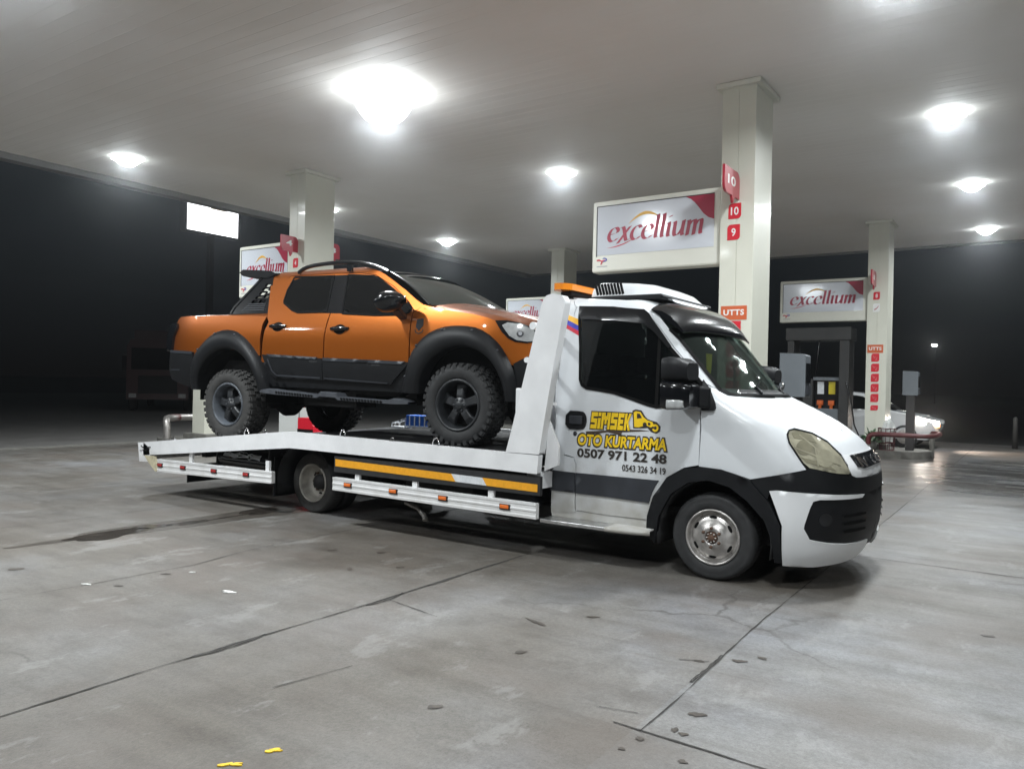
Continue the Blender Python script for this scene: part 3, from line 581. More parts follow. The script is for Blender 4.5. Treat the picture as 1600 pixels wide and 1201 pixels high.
# ---------------------------------------------------------------- canopy lights
LX = (-11.75, -5.37, 1.0, 7.4); LY = (-7.6, -2.9, 1.78, 6.55, 11.05, 15.9)
vis = {(-5.37, 1.78): 'glaring ceiling light nearest above the tow truck, bowl enlarged to stand for glare', (-11.75, 1.78): 'ceiling light at far left above the dark roadside',
       (-11.75, 6.55): 'ceiling light half hidden behind the pillar with the number 4', (-5.37, 6.55): 'ceiling light in the middle, left of the wide sign with number 10',
       (-11.75, 11.05): 'ceiling light low above the roof of the orange pickup', (1.0, 6.55): 'ceiling light at upper right, biggest of the three right ones',
       (1.0, 11.05): 'ceiling light at right, middle one of the three right ones', (1.0, 15.9): 'ceiling light at right, lowest near the far canopy edge'}
for x in LX:
    for y in LY:
        if (x, y) in ((7.4, 15.9), (7.4, 11.05), (7.4, -7.6), (7.4, 6.55), (7.4, 1.78), (-5.37, 11.05), (-5.37, 15.9), (-11.75, 15.9)): continue
        big = (x, y) == (-5.37, 1.78)  # this lamp's bowl is oversized, its shape standing in for lens glare
        t = thing('canopy_light', vis.get((x, y), 'ceiling light of the canopy above and behind the photographer'), 'light', (x, y, ZC), 0, 'lights in the canopy ceiling')
        s = .195 if not big else .46
        g = MB()
        if big: g.lathe([(0, .02), (.33, .02), (.33, -.012), (.28, -.014)], 40, axis='z')
        else: g.lohi((-s, -s, -.035), (s, s, .02))
        g.build('housing', 'sign_white', t, bevel=.0 if big else .01)
        g = MB(); q = s*1.04; n = 14
        V = [];
        rows = []
        for i in range(n+1):
            r_ = []
            for j in range(n+1):
                u, v = i/n*2-1, j/n*2-1; r_.append((u*q, v*q, -.034-.13*(1-abs(u)**2.2)*(1-abs(v)**2.2)))
            rows.append(r_)
        if big: g = MB(); g.lathe([(.42*math.cos(math.pi/2*i/10), -.006-.47*math.sin(math.pi/2*i/10)) for i in range(11)], 40, axis='z')
        else: g.loft(rows)
        g.build('lens', 'led_glare' if big else 'led', t)
        ld = bpy.data.lights.new('lamp', 'AREA'); ld.shape = 'SQUARE'; ld.size = .45 if not big else .6; ld.energy = LAMP_W*{(-5.37, 1.78): .9, (-11.75, -7.6): .7, (-11.75, -2.9): .7, (-11.75, 1.78): .75, (-5.37, -2.9): 1.4, (1.0, -2.9): .75, (1.0, 11.05): .8, (1.0, 6.55): .85}.get((x, y), 1); ld.color = (.93, .98, 1); ld.spread = R(165)
        lo = bpy.data.objects.new('lamp', ld); COL.objects.link(lo); lo.parent = t; lo.location = (0, 0, -.19 if not big else -.50)
# ---------------------------------------------------------------- pillars with their signs
def red_tile(mb, cx, cz, w_, h_, y, notch=True):
    r = w_*.28
    pts = [(cx-w_/2, cz-h_/2)]
    pts += [(cx+w_/2-r+r*math.sin(a), cz-h_/2+r-r*math.cos(a)) for a in [i*math.pi/10 for i in range(6)]]
    pts += [(cx+w_/2, cz+h_/2)]
    pts += [(cx-w_/2+r-r*math.sin(a), cz+h_/2-r+r*math.cos(a)) for a in [i*math.pi/10 for i in range(6)]]
    return mb.prism(pts, lambda u, v, d: (u, d, v), y, y-.004)
def excellium_sign(x0, x1, z0, z1, yc, label, xb=None):
    t = thing('hanging_sign', label, 'sign', (x1, yc, z0), 0, 'brand signs hung on the pillars'); X, Y, Z = x1, yc, z0
    dz = z1-z0; dx = x1-x0; hd = .11
    g = MB(); g.lohi((-dx, -hd, 0), (0, hd, dz)); g.build('sign_box', 'sign_white', t, bevel=.03)
    fx0, fx1, fz0, fz1 = -dx+.085, -.10, .245, dz-.085
    for sg in (-1, 1):
        yf = sg*(hd+.002)
        F = lambda u, v, d: (u if sg < 0 else -dx-u, sg*(hd+d), v)
        g = MB(); g.prism([(fx0, fz0), (fx1, fz0), (fx1, fz1), (fx0, fz1)], F, .0, .004); face = g.build('sign_face', 'sign_face', t)
        g = MB(); g.prism([(fx0-.012, fz0-.012), (fx0, fz0-.012), (fx0, fz1), (fx1, fz1), (fx1, fz1+.012), (fx0-.012, fz1+.012)], F, .0, .009); g.build('frame_shadow_line', 'post_dark', t)  # dark strip paints the frame's shadow along the left and top
        if sg > 0: continue
        yy = -hd-.006
        pts = [(fx1, fz1)]+[(fx1-.42*(1-i/10)**1.0-.0, fz1-.37*(i/10)**1.6+.06*math.sin(math.pi*i/10)*-1) for i in range(11)]
        pts = [(fx1, fz1), (fx1-.40, fz1), (fx1-.33, fz1-.035), (fx1-.27, fz1-.09), (fx1-.21, fz1-.165), (fx1-.15, fz1-.245), (fx1-.08, fz1-.305), (fx1, fz1-.335)]
        g = MB(); g.prism(pts, F, .005, .0065); g.build('red_corner', 'sign_crimson', t)
        wx = fx0+.15*dx*.55; ww = (fx1-fx0)*.86
        nib_text(MB(), fx0+.15, ww, fz0+.18, .34, lambda u, v, d: F(u, v, d), .0068).build('lettering', 'sign_crimson', t, recalc=False)
        pa = [(fx0+.14+ww*.24+ww*.34*i/16, fz0+.40+.14*math.sin(math.pi*.9*i/16+.15)+.02*i/16) for i in range(17)]
        tk = [.002+.020*math.sin(math.pi*min(1, i/16*1.05)) for i in range(17)]
        g = MB(); g.loft([[(u, yy-.001, v+k), (u, yy-.001, v-k)] for (u, v), k in zip(pa, tk)], False); g.build('gold_arc', 'gold', t, recalc=False)
        pa = [(fx0+.16+ww*.30*i/10, fz0+.10+.12*(i/10)**2) for i in range(11)]
        g = MB(); g.loft([[(u, yy-.001, v+.008*math.sin(math.pi*i/10)), (u, yy-.001, v-.008*math.sin(math.pi*i/10))] for i, (u, v) in enumerate(pa)], False); g.build('swash', 'flag_red', t, recalc=False)
        # small emblem in the lower corner: a red stroke and stem, a blue loop, a grey caption line
        ex, ez = fx0+.0, .10
        g = MB(); pa = [(ex+.0, ez+.075), (ex+.04, ez+.08), (ex+.08, ez+.062), (ex+.13, ez+.07)]; g.loft([[(u, yy-.0, v+.012), (u, yy-.0, v-.010)] for u, v in pa], False)
        g.loft([[(ex+.075, yy, ez+.055), (ex+.095, yy, ez+.055)], [(ex+.055, yy, ez+.015), (ex+.075, yy, ez+.015)]], False); g.build('emblem_stroke', 'flag_red', t, recalc=False)
        g = MB(); pa = [(ex+.12+.045*math.cos(a), ez+.082+.028*math.sin(a)) for a in [R(-110+22*i) for i in range(12)]]
        g.loft([[(ex+.12+(u-ex-.12)*1.0, yy-.001, ez+.082+(v-ez-.082)*1.0), (ex+.12+(u-ex-.12)*.62, yy-.001, ez+.082+(v-ez-.082)*.55)] for u, v in pa], False); g.build('emblem_loop', 'flag_blue', t, recalc=False)
        g = MB(); g.prism([(ex, ez-.02), (ex+.17, ez-.02), (ex+.17, ez-.008), (ex, ez-.008)], F, .001, .0035); g.build('caption', 'grey_ink', t)
    return t
def nib_text(mb, x0, w_, z0, h_, F, d, shear=.30):
    P = {'e': ([[(.10, .50), (.45, .54), (.70, .62), (.72, .80), (.58, .97), (.38, .97), (.18, .80), (.08, .50), (.14, .20), (.34, .02), (.55, .05), (.74, .22)]], .84),
         'x': ([[(.08, .92), (.18, 1.0), (.28, .85), (.50, .15), (.60, 0), (.74, .10)], [(.70, .96), (.50, .66), (.22, .22), (.0, -.12)]], .80),
         'c': ([[(.68, .80), (.58, .96), (.40, .98), (.20, .82), (.08, .50), (.13, .20), (.32, .02), (.52, .05), (.70, .22)]], .78),
         'l': ([[(.04, 1.52), (.16, 1.60), (.16, .20), (.22, .03), (.38, .08)]], .42), 'i': ([[(.04, .90), (.16, 1.0), (.16, .20), (.22, .03), (.38, .08)], [(.14, 1.30), (.20, 1.38)]], .42),
         'u': ([[(.02, .92), (.14, 1.0), (.14, .30), (.22, .05), (.40, .05), (.58, .28), (.68, .55)], [(.68, 1.0), (.68, .20), (.74, .03), (.88, .08)]], .92),
         'm': ([[(.02, .92), (.14, 1.0), (.14, .0)], [(.14, .62), (.30, .92), (.44, .98), (.54, .88), (.55, .0)], [(.55, .62), (.70, .92), (.84, .98), (.95, .88), (.95, .20), (1.0, .03), (1.14, .08)]], 1.14)}
    tot = sum(P[c][1] for c in 'excellium'); k = w_/(tot+.3); x = 0; e = 0; hz = h_/1.62
    for c in 'excellium':
        for st in P[c][0]:
            q = [st[0]]
            for _ in range(2):
                q = [st[0]]
                for a, b in zip(st, st[1:]): q += [(a[0]*.75+b[0]*.25, a[1]*.75+b[1]*.25), (a[0]*.25+b[0]*.75, a[1]*.25+b[1]*.75)]
                st = q+[st[-1]]
            nx, nz = .115, .036; e += 1; dd = d+.00004*e
            mb.loft([[F(x0+(x+u+nx+shear*.62*(v+nz))*k, z0+(v+nz)*hz, dd), F(x0+(x+u-nx+shear*.62*(v-nz))*k, z0+(v-nz)*hz, dd)] for u, v in st], False)
        x += P[c][1]
    return mb
def flag(x, y0, y1, z0, z1, num, label, mir=False):
    t = thing('number_flag', label, 'sign', (x, y1, z0), 0, 'red number flags on the pillars'); d = y1-y0; h = z1-z0; r = h*.30
    sg = -1
    pts = [(-d, .04)]+[(-d+.0, h)]+[(-r+r*math.sin(a), h-r+r*math.cos(a)) for a in [i*math.pi/12 for i in range(7)]]+[(0, 0), (-d*.22, 0), (-d*.30, -.10), (-d*.42, .02), (-d*.75, .03)]
    pts = [(-d, h*.28), (-d, h)]+[(-r+r*math.sin(a), h-r+r*math.cos(a)) for a in [i*math.pi/12 for i in range(7)]]+[(0, 0), (-d*.30, 0), (-d*.42, -.09), (-d*.5, 0)]+[(-d+r*(1-math.sin(a)), r*(1-math.cos(a))) for a in [i*math.pi/12 for i in range(7)]]
    g = MB(); g.prism(pts, lambda u, v, e: (e, u, v), -.016, .016); g.build('flag_plate', 'sign_red', t)
    for s2 in (1, -1):
        wd = .17*len(num)
        # letters read along +y seen from +x, along -y seen from -x
        if s2 > 0: text_on('number', num, 'white_ink', t, (.0175, -d*.5-wd/2, h*.36), (0, 1, 0), (0, 0, 1), box=(wd*.86, h*.36), size=1, bold=.02, extrude=.001)
        else: text_on('number', num, 'white_ink', t, (-.0175, -d*.5+wd/2, h*.36), (0, -1, 0), (0, 0, 1), box=(wd, h*.36), size=1, bold=.02, extrude=.001)
    return t
def pillar(x0, x1, y0, y1, label, tiles, utts=None, col=None):
    cx, cy = (x0+x1)/2, (y0+y1)/2
    t = thing('canopy_pillar', label, 'pillar', (cx, cy, 0), 0, 'pillars holding the canopy'); hx, hy = (x1-x0)/2, (y1-y0)/2
    g = MB()
    for a, b in ((-hx, -.002), (.002, hx)): g.lohi((a, -hy, 0), (b, hy, ZC-.06))     # two cladding halves, a fine joint between
    g.lohi((-.004, -hy+.006, 0), (.004, hy-.006, ZC-.06)); g.build('shaft', 'cream', t, bevel=.006)
    g = MB(); g.lohi((-hx-.07, -hy-.07, ZC-.07), (hx+.07, hy+.07, ZC-.005)); g.build('cap', 'sign_white', t, bevel=.004)
    g = MB(); g.lohi((-hx-.02, -hy-.02, 0), (hx+.02, hy+.02, .28)); g.build('base_trim', 'kerb', t, bevel=.006)
    for (tx, tz, tw, th, txt) in tiles:
        g = MB(); red_tile(g, tx-cx, tz, tw, th, -hy-.001); p = g.build('number_tile', 'red_bright' if txt is not None else 'white_ink', t)
        if txt:
            wd = tw*(.62 if len(txt) > 1 else .34)
            text_on('number', txt, 'white_ink', p, (tx-cx-wd/2, -hy-.006, tz-th*.26), (1, 0, 0), (0, 0, 1), box=(wd, th*.52), size=1, bold=.02, extrude=.001)
        elif txt is None:
            g = MB(); g.loft([[(tx-cx-tw*.3+tw*.6*i/6, -hy-.006, tz-th*.2+th*.4*(i/6)**2+.012), (tx-cx-tw*.3+tw*.6*i/6, -hy-.006, tz-th*.2+th*.4*(i/6)**2-.012)] for i in range(7)], False); g.build('mark', 'sign_red', p, recalc=False)
        else:
            g = MB(); k = tw*.09
            for (a, b, c, d) in ((-.30, .28, -.12, -.05), (-.12, -.05, .02, .12), (.05, -.30, .28, .05), (.05, -.30, .26, -.28)):
                g.bar((tx-cx+a*tw, -hy-.006, tz+b*th), (tx-cx+c*tw, -hy-.006, tz+d*th), k*.5, .003)
            g.build('mark', 'white_ink', p)
    if utts:
        (ux0, ux1, uz0, uz1) = utts
        g = MB(); g.prism([(ux0-cx, uz0), (ux1-cx, uz0), (ux1-cx, uz1), (ux0-cx, uz1)], lambda u, v, d: (u, d, v), -hy-.001, -hy-.005); p = g.build('label_plate', 'utts_orange', t)
        text_on('lettering', 'UTTS', 'white_ink', p, (ux0-cx+.035, -hy-.0065, uz0+(uz1-uz0)*.32), (1, 0, 0), (0, 0, 1), box=((ux1-ux0)-.07, (uz1-uz0)*.42), size=1, bold=.03, extrude=.001, spacing=1.1)
    return t
TW, TH = .165, .21
pA = pillar(-1.37, -.93, 3.95, 4.69, 'tall cream pillar carrying red tiles 10 and 9 behind the tow truck cab',
       [(-1.18, 3.83, .165, .20, '10'), (-1.19, 3.555, .165, .20, '9')]+[(-1.16, 2.30-.26*k, .18, .21, '') for k in range(5)], (-1.335, -.995, 2.42, 2.60))
pB = pillar(-9.88, -9.44, 3.95, 4.69, 'cream pillar with red flag 4 rising behind the orange pickup', [(-9.68, 3.74, .14, .18, '4')]+[(-9.66, 2.30-.26*k, .18, .21, '') for k in range(3)], (-9.83, -9.50, 2.42, 2.60))
pC = pillar(-9.86, -9.42, 13.6, 14.34, 'distant cream pillar above the amber beacon of the tow truck', [])
pD = pillar(-1.25, -.81, 13.75, 14.49, 'cream pillar at right beside the payment post, column of red tiles below UTTS',
       [(-1.05, 3.74, .14, .18, '8'), (-1.05, 3.46, .15, .20, None)]+[(-1.05, 2.30-.235*k, .17, .19, '') for k in range(5)]+[(-1.05, 1.13, .16, .12, '')], (-1.225, -.885, 2.41, 2.60))
excellium_sign(-3.30, -1.374, 3.16, 4.19, 4.12, 'big white sign with dark red lettering left of the pillar with tile 10')
excellium_sign(-3.28, -1.254, 3.17, 4.20, 13.93, 'white sign with dark red lettering at right above the dark fuel pump')
excellium_sign(-11.48, -9.884, 3.15, 4.19, 4.12, 'white sign with dark red lettering behind the roll bar of the orange pickup')
excellium_sign(-11.60, -9.864, 3.10, 4.13, 13.9, 'distant white sign partly covered by the tow truck headboard')
flag(-1.14, 3.38, 3.95, 3.97, 4.30, '10', 'red flag with number 10 jutting from the tallest pillar')
flag(-9.64, 3.555, 3.95, 3.93, 4.22, '4', 'red flag with number 4 jutting forward from the left pillar')
fb = flag(-9.64, 4.69, 5.02, 3.95, 4.25, '3', 'red flag with number 3 jutting out behind the left pillar')
flag(-1.08, 13.2, 13.75, 3.95, 4.29, '8', 'narrow red flag seen edge on at the right pillar')
# ---------------------------------------------------------------- pump islands
def island(x0, x1, y0, y1, label):
    r = (y1-y0)/2; cy = (y0+y1)/2
    pts = [(x0+r-r*math.sin(a), cy+r*math.cos(a)) for a in [math.pi*i/12 for i in range(13)]]+[(x1-r+r*math.sin(a), cy-r*math.cos(a)) for a in [math.pi*i/12 for i in range(13)]]
    g = MB(); g.prism(pts, lambda u, v, d: (u, v, d), 0, .17); return tag(g.build('pump_island', 'kerb', bevel=.015), label, 'kerb island', 'raised pump islands')
island(-14.2, -8.5, 3.65, 5.0, 'raised concrete island under the left pillar and its pump')
island(-5.6, .15, 3.65, 5.0, 'raised concrete island hidden behind the tow truck')
island(-5.6, .12, 13.4, 14.85, 'raised concrete island with rounded end at right under the payment post')
island(-14.2, -8.5, 13.4, 14.85, 'far raised concrete island under the distant pillar')
def terminal(x, y, label):
    t = thing('payment_terminal', label, 'terminal', (x, y, .17), 0, 'payment posts on the islands')
    g = MB(); g.lohi((-.09, -.07, 0), (.09, .07, 1.30)); g.build('post', 'post_dark', t, bevel=.01)
    g = MB(); g.prism([(-.16, 1.27), (.16, 1.27), (.16, 1.80), (.10, 1.82), (-.16, 1.83)], lambda u, v, d: (u, d, v), -.13, .13); g.build('terminal_head', 'box_grey', t, bevel=.012)
    g = MB(); g.lohi((.161, -.10, 1.45), (.175, .10, 1.70)); g.build('screen', 'gloss_black', t)
    g = MB(); g.lohi((.161, -.08, 1.30), (.19, .08, 1.42)); g.build('keypad', 'plastic_grey', t)
terminal(-.48, 4.35, 'grey box of a payment post seen over the tow truck bonnet'); terminal(-.32, 14.0, 'grey payment post on the rounded end of the right island'); terminal(-8.95, 4.35, 'grey payment post behind the orange pickup')
def dispenser(x0, x1, yc, label, faint=False):
    cx = (x0+x1)/2; hw = (x1-x0)/2
    t = thing('fuel_dispenser', label, 'fuel pump', (cx, yc, .17), 0, 'fuel pumps on the islands')
    g = MB(); g.lohi((-hw, -.30, 0), (-hw+.16, .30, 2.55)); g.lohi((hw-.22, -.30, 0), (hw, .30, 2.55)); g.lohi((-hw-.04, -.33, 2.55), (hw+.04, .33, 2.86)); g.build('frame', 'pump_dark', t, bevel=.012)
    g = MB(); g.lohi((-hw+.16, -.26, .0), (hw-.22, .26, .90)); g.build('cabinet', 'box_grey', t, bevel=.01)
    g = MB(); g.lohi((-hw+.16, -.24, .90), (-hw+.16+hw*.62, .24, 1.62)); h = g.build('display_head', 'pump_dark', t, bevel=.012)
    g = MB(); g.lohi((-hw+.28, -.252, 1.22), (-hw+.16+hw*.5, -.241, 1.50)); g.build('display', 'box_grey', h)
    g = MB(); g.lohi((-hw+.34, -.256, 1.27), (-hw+.46, -.253, 1.48)); g.build('label', 'reflect_white', h)
    nx0 = -hw+.16+hw*.62
    g = MB(); g.lohi((nx0, -.2, 1.58), (hw-.22, .2, 1.66)); g.build('shelf', 'box_grey', t)
    g = MB(); g.lohi((nx0+.02, -.10, .90), (hw-.23, .2, 1.58)); bk = g.build('nozzle_board', 'gloss_black', t)
    for k, (mm) in enumerate(('reflect_white', 'yellow_panel')):
        xx = nx0+.16+k*.26
        g = MB(); g.lohi((xx-.075, -.125, 1.25), (xx+.075, -.105, 1.55)); g.build('grade_plate', mm, t)
        n = MB(); n.tube([(xx, -.16, .80), (xx, -.18, .92), (xx+.01, -.2, 1.02)], [.035, .04, .035]); n.lohi((xx-.07, -.20, .98), (xx+.07, -.11, 1.10)); nz = n.build('nozzle', 'nozzle_orange', t, bevel=.01)
        n = MB(); n.tube([(xx, -.17, .82), (xx+.02, -.24, .70), (xx, -.2, .60)], .025); n.build('nozzle_boot', 'gloss_black', nz)
    n = MB(); n.tube([(nx0+.12, -.15, 2.55), (nx0+.10, -.22, 2.2), (nx0+.06, -.2, 1.8), (nx0+.05, -.18, 1.6)], .016, 8); n.tube([(hw-.05, -.31, 1.55), (hw+.10, -.40, 1.0), (hw+.16, -.40, .55), (hw+.26, -.36, .30)], .016, 8); n.build('hose', 'gloss_black', t)
dispenser(-3.05, -1.62, 14.05, 'dark fuel pump with yellow and white grade plates right of the cab')
t = thing('guard_rail', 'dark red pipe guard bent round the end of the island at right', 'guard rail', (-.35, 13.2, 0), 0, 'bent pipe guards at the island ends')
g = MB(); g.tube([(-.72, 0, .30), (-.72, 0, .42), (-.70, 0, .50), (-.64, 0, .54), (-.5, 0, .55), (.3, 0, .55), (.48, .06, .55), (.58, .25, .55), (.6, .6, .55), (.6, 1.2, .55), (.55, 1.5, .55), (.4, 1.62, .55)], .055, 12); g.build('rail', 'red_paint', t)
g = MB(); g.tube([(-.72, 0, 0), (-.72, 0, .31)], .057, 12); g.build('leg', 'kerb', t); g = MB(); g.tube([(.4, 1.62, 0), (.4, 1.62, .56)], .057, 12); g.build('leg', 'kerb', t)
t = thing('guard_rail', 'bent steel pipe guard with red end behind the deck tail', 'guard rail', (-13.75, 3.75, 0), 0, 'bent pipe guards at the island ends')
g = MB(); g.tube([(.25, 0, 0), (.25, 0, .42), (.22, .0, .52), (.14, .05, .59), (.0, .2, .60), (-.1, .5, .60), (-.05, .9, .60)], .075, 12); g.build('rail', 'pipe_steel', t)
g = MB(); g.tube([(-.02, .23, .60), (-.1, .5, .60)], .077, 12); g.build('red_band', 'red_paint', t)
t = thing('service_column', 'pale square column on the island behind the pickup tail', 'column', (-13.05, 4.35, .17))
g = MB(); g.lohi((-.22, -.15, 0), (.22, .25, 2.0)); g.build('body', 'cream', t, bevel=.01); g = MB(); g.lohi((-.4, -.25, 0), (.45, .3, .12)); g.build('plinth', 'kerb', t, bevel=.01)
t = thing('service_cabinet', 'white metal cabinet standing before the left pillar, seen under the pickup', 'cabinet', (-9.1, 3.72, .17))
g = MB(); g.lohi((-.62, -.06, 0), (.5, .18, 1.15)); g.build('body', 'bag_white', t, bevel=.008); g = MB(); g.lohi((-.05, -.07, .1), (-.045, -.061, 1.1)); g.build('door_gap', 'seam', t)
t = thing('extinguisher_box', 'bright red box in front of the white cabinet, under the pickup', 'box', (-8.6, 3.45, .0))
g = MB(); g.prism([(-.2, 0), (.2, 0), (.2, .70), (.12, .84), (-.2, .84)], lambda u, v, d: (u, d, v), -.12, .12); g.build('body', 'red_bright', t, bevel=.01); g = MB(); g.lohi((-.2, -.13, .58), (.2, -.121, .64)); g.build('lid_gap', 'seam', t)
# things on the right island
t = thing('rubbish_basket', 'wire basket with white crumpled bag under the payment post', 'basket', (-.75, 13.65, .17))
g = MB()
for a in range(12):
    c, s_ = math.cos(a*math.pi/6), math.sin(a*math.pi/6); g.bar((c*.15, s_*.15, 0), (c*.19, s_*.19, .5), .012)
for z in (0, .17, .33, .5): g.tube([((.15+.08*z)*math.cos(a*math.pi/8), (.15+.08*z)*math.sin(a*math.pi/8), z) for a in range(16)], .01, 6, True)
g.build('wire_cage', 'red_paint', t)
rg = random.Random(5); g = MB(); rows = []
for i in range(7):
    z = .2+.52*i/6; rr = (.12, .13, .13, .14, .12, .09, .03)[i]; rows.append([((rr+rg.uniform(-.035, .035))*math.cos(a*math.pi/7)+.05*i/6, (rr+rg.uniform(-.035, .035))*math.sin(a*math.pi/7), z+rg.uniform(-.03, .03)) for a in range(14)])
g.loft(rows, False, True); g.build('bag', 'bag_white', t)
t = thing('potted_plant', 'small green plant at the foot of the right pillar', 'plant', (-1.05, 13.5, .17)); rg = random.Random(9); g = MB()
for k in range(60):
    a, e = rg.uniform(0, 6.28), rg.uniform(.1, 1.3); p = Vector((math.cos(a)*math.cos(e), math.sin(a)*math.cos(e), math.sin(e))); b = p*rg.uniform(.05, .2); q = b+p*rg.uniform(.1, .25); s_ = p.cross(Vector((0, 0, 1))).normalized()*.035
    m_ = (b+q)/2+Vector((0, 0, .03)); g.add([b+Vector((0, 0, .15)), m_+s_+Vector((0, 0, .15)), q+Vector((0, 0, .13)), m_-s_+Vector((0, 0, .15))], [(0, 1, 2, 3)])
g.build('leaves', 'green_leaf', t, recalc=False); g = MB(); g.lathe([(.0, 0), (.10, 0), (.13, .2), (.11, .2), (.0, .17)], 20, axis='z'); g.build('pot', 'kerb', t)
# ---------------------------------------------------------------- far things in the dark
t = thing('lit_totem', 'overexposed white lit panel sign beyond the left canopy edge', 'lit sign', (-22, 10.55, 0))
g = MB(); g.lohi((-.12, -1.02, 6.5), (.12, 1.02, 8.6)); g.build('lightbox', 'lit_panel', t)
g = MB(); g.lohi((-.16, -1.08, 6.44), (.16, -1.02, 8.66)); g.lohi((-.16, 1.02, 6.44), (.16, 1.08, 8.66)); g.lohi((-.16, -1.08, 6.44), (.16, 1.08, 6.5)); g.lohi((-.16, -1.08, 8.6), (.16, 1.08, 8.66)); g.build('rim', 'dark_metal', t)
g = MB(); g.lohi((.121, -.1, 7.36), (.125, .55, 7.55)); g.build('logo_stroke', 'gold', t)
g = MB(); g.lohi((.121, -.35, 7.40), (.125, -.18, 7.58)); g.build('logo_dot', 'flag_red', t)
g = MB(); g.lohi((-.09, -.09, 0), (.09, .09, 6.44)); g.build('post', 'dark_metal', t)
t = thing('street_lamp', 'distant lit street lamp over the dark road at right', 'street lamp', (-8.5, 102, 0))
g = MB(); g.tube([(0, 0, 0), (0, 0, 6.6), (0, -.3, 7.1), (0, -1.4, 7.3)], [.06, .04, .03, .03], 8); g.build('pole', 'dark_metal', t); g = MB(); g.lohi((-.30, -2.0, 7.16), (.30, -1.4, 7.28)); h = g.build('head', 'dark_metal', t)
g = MB(); g.lohi((-.27, -1.95, 6.96), (.27, -1.45, 7.159)); g.build('lens', 'street_led', h)
def simple_car(t, L, W, H, m):
    """side profile lofted across the width, local x forward"""
    top = [(-L*.49, .55), (-L*.48, .90), (-L*.42, 1.02), (-L*.36, H*.88), (-L*.24, H*.985), (-L*.05, H), (L*.08, H*.96), (L*.24, .99), (L*.40, .88), (L*.47, .72), (L*.49, .55), (L*.49, .33), (L*.44, .24), (-L*.45, .25), (-L*.49, .35)]
    rows = []
    for v, ins in ((0, .12), (.06, .03), (.15, 0), (.85, 0), (.94, .03), (1, .12)):
        rows.append([(x*(1-ins*.25), (v-.5)*W*(1-.16*max(0, (z-.95)/(H-.95))), .6+(z-.6)*(1-ins*.45)) for x, z in top])
    g = MB(); g.loft(rows, True, True); g.add(rows[0], [tuple(range(len(top)))]); g.add(rows[-1], [tuple(range(len(top)))]); b = g.build('body', m, t)
    ws = W*.5
    for sg in (-1, 1):
        g = MB(); pts = [(-L*.33, 1.0), (-L*.31, H*.86), (-L*.22, H*.93), (-L*.05, H*.945), (L*.06, H*.91), (L*.19, 1.02)]
        g.prism(pts, lambda u, v, d: (u, sg*(ws*(1-.16*max(0, (v-.95)/(H-.95)))+d), v), -.01, .006); g.build('side_window', 'glass_dark', t)
        for wx in (-L*.31, L*.31):
            wm = MB(); wm.lathe([(.0, .0), (.19, .0), (.20, .02), (.30, .0), (.32, .03), (.32, .17), (.2, .19)], 28, (wx, 0, .32)); w_ = wm.build('wheel', 'rubber', t)
            w_.location = (0, -ws-.01 if sg < 0 else ws+.01, 0)
            if sg > 0: w_.scale = (1, -1, 1)
            rm = MB(); rm.lathe([(.0, -.004), (.05, -.004), (.19, -.003), (.195, .01)], 24, (wx, 0, .32)); rm.build('rim', 'steel_rim', w_)
    g = MB(); g.prism([(L*.082, H*.945), (L*.225, 1.02)], lambda u, v, d: (u, d, v), 0, 1) if False else g.loft([[(L*.075+.012, (k-.5)*W*.80, H*.955+.012) for k in (0, .5, 1)], [(L*.235+.012, (k-.5)*W*.90, 1.005+.012) for k in (0, .5, 1)]]); g.build('windscreen', 'glass_dark', t, solid=.004)
    return t
t = thing('parked_car', 'white hatchback with one bright headlight behind the right island', 'car', (-2.15, 17.9, 0), R(0)); simple_car(t, 4.3, 1.78, 1.50, 'car_white')
for sg in (-1, 1):
    g = MB(); rows = []
    for i in range(7):
        a = i/6; rows.append([(1.66+.46*a, sg*(.925-.26*a**2), .76-.05*a+dz) for dz in (-.075, .0, .08*(1-a*.5))])
    g.loft(rows); h = g.build('headlight', 'headlamp_on' if sg < 0 else 'lens_clear', t)
g = MB(); g.lohi((2.06, -.78, .60), (2.13, -.62, .67)); g.build('indicator', 'headlamp_amber', t)
ld = bpy.data.lights.new('headlight_beam', 'SPOT'); ld.energy = 500; ld.spot_size = R(110); ld.spot_blend = .8; ld.color = (1, .80, .66); ld.shadow_soft_size = .06
lo = bpy.data.objects.new('headlight_beam', ld); COL.objects.link(lo); lo.parent = t; lo.location = (2.15, -.62, .70); lo.rotation_euler = (R(78), 0, R(-90-15))
t = thing('parked_lorry', 'dark maroon lorry standing in the shadow at far left', 'lorry', (-29.2, 13.2, 0), R(-38))
g = MB(); pts = [(-1.0, .45), (1.0, .45), (1.02, 1.6), (.95, 2.75), (.7, 2.95), (-1.0, 2.95)]
g.prism([(y_, z_) for y_, z_ in ((-1.2, .5), (1.2, .5), (1.2, 2.7), (1.05, 3.0), (-1.05, 3.0), (-1.2, 2.7))], lambda u, v, d: (d, u, v), -1.1, 1.0); b = g.build('cab', 'maroon', t, bevel=.08)
g = MB(); g.lohi((1.001, -1.02, 1.75), (1.02, 1.02, 2.65)); g.build('windscreen', 'glass_dark', t); g = MB(); g.lohi((1.001, -.75, .75), (1.03, .75, 1.5)); g.build('grille', 'gloss_black', t)
g = MB(); g.lohi((-7.5, -1.25, .9), (-1.25, 1.25, 3.5)); g.build('load_box', 'maroon', t, bevel=.03)
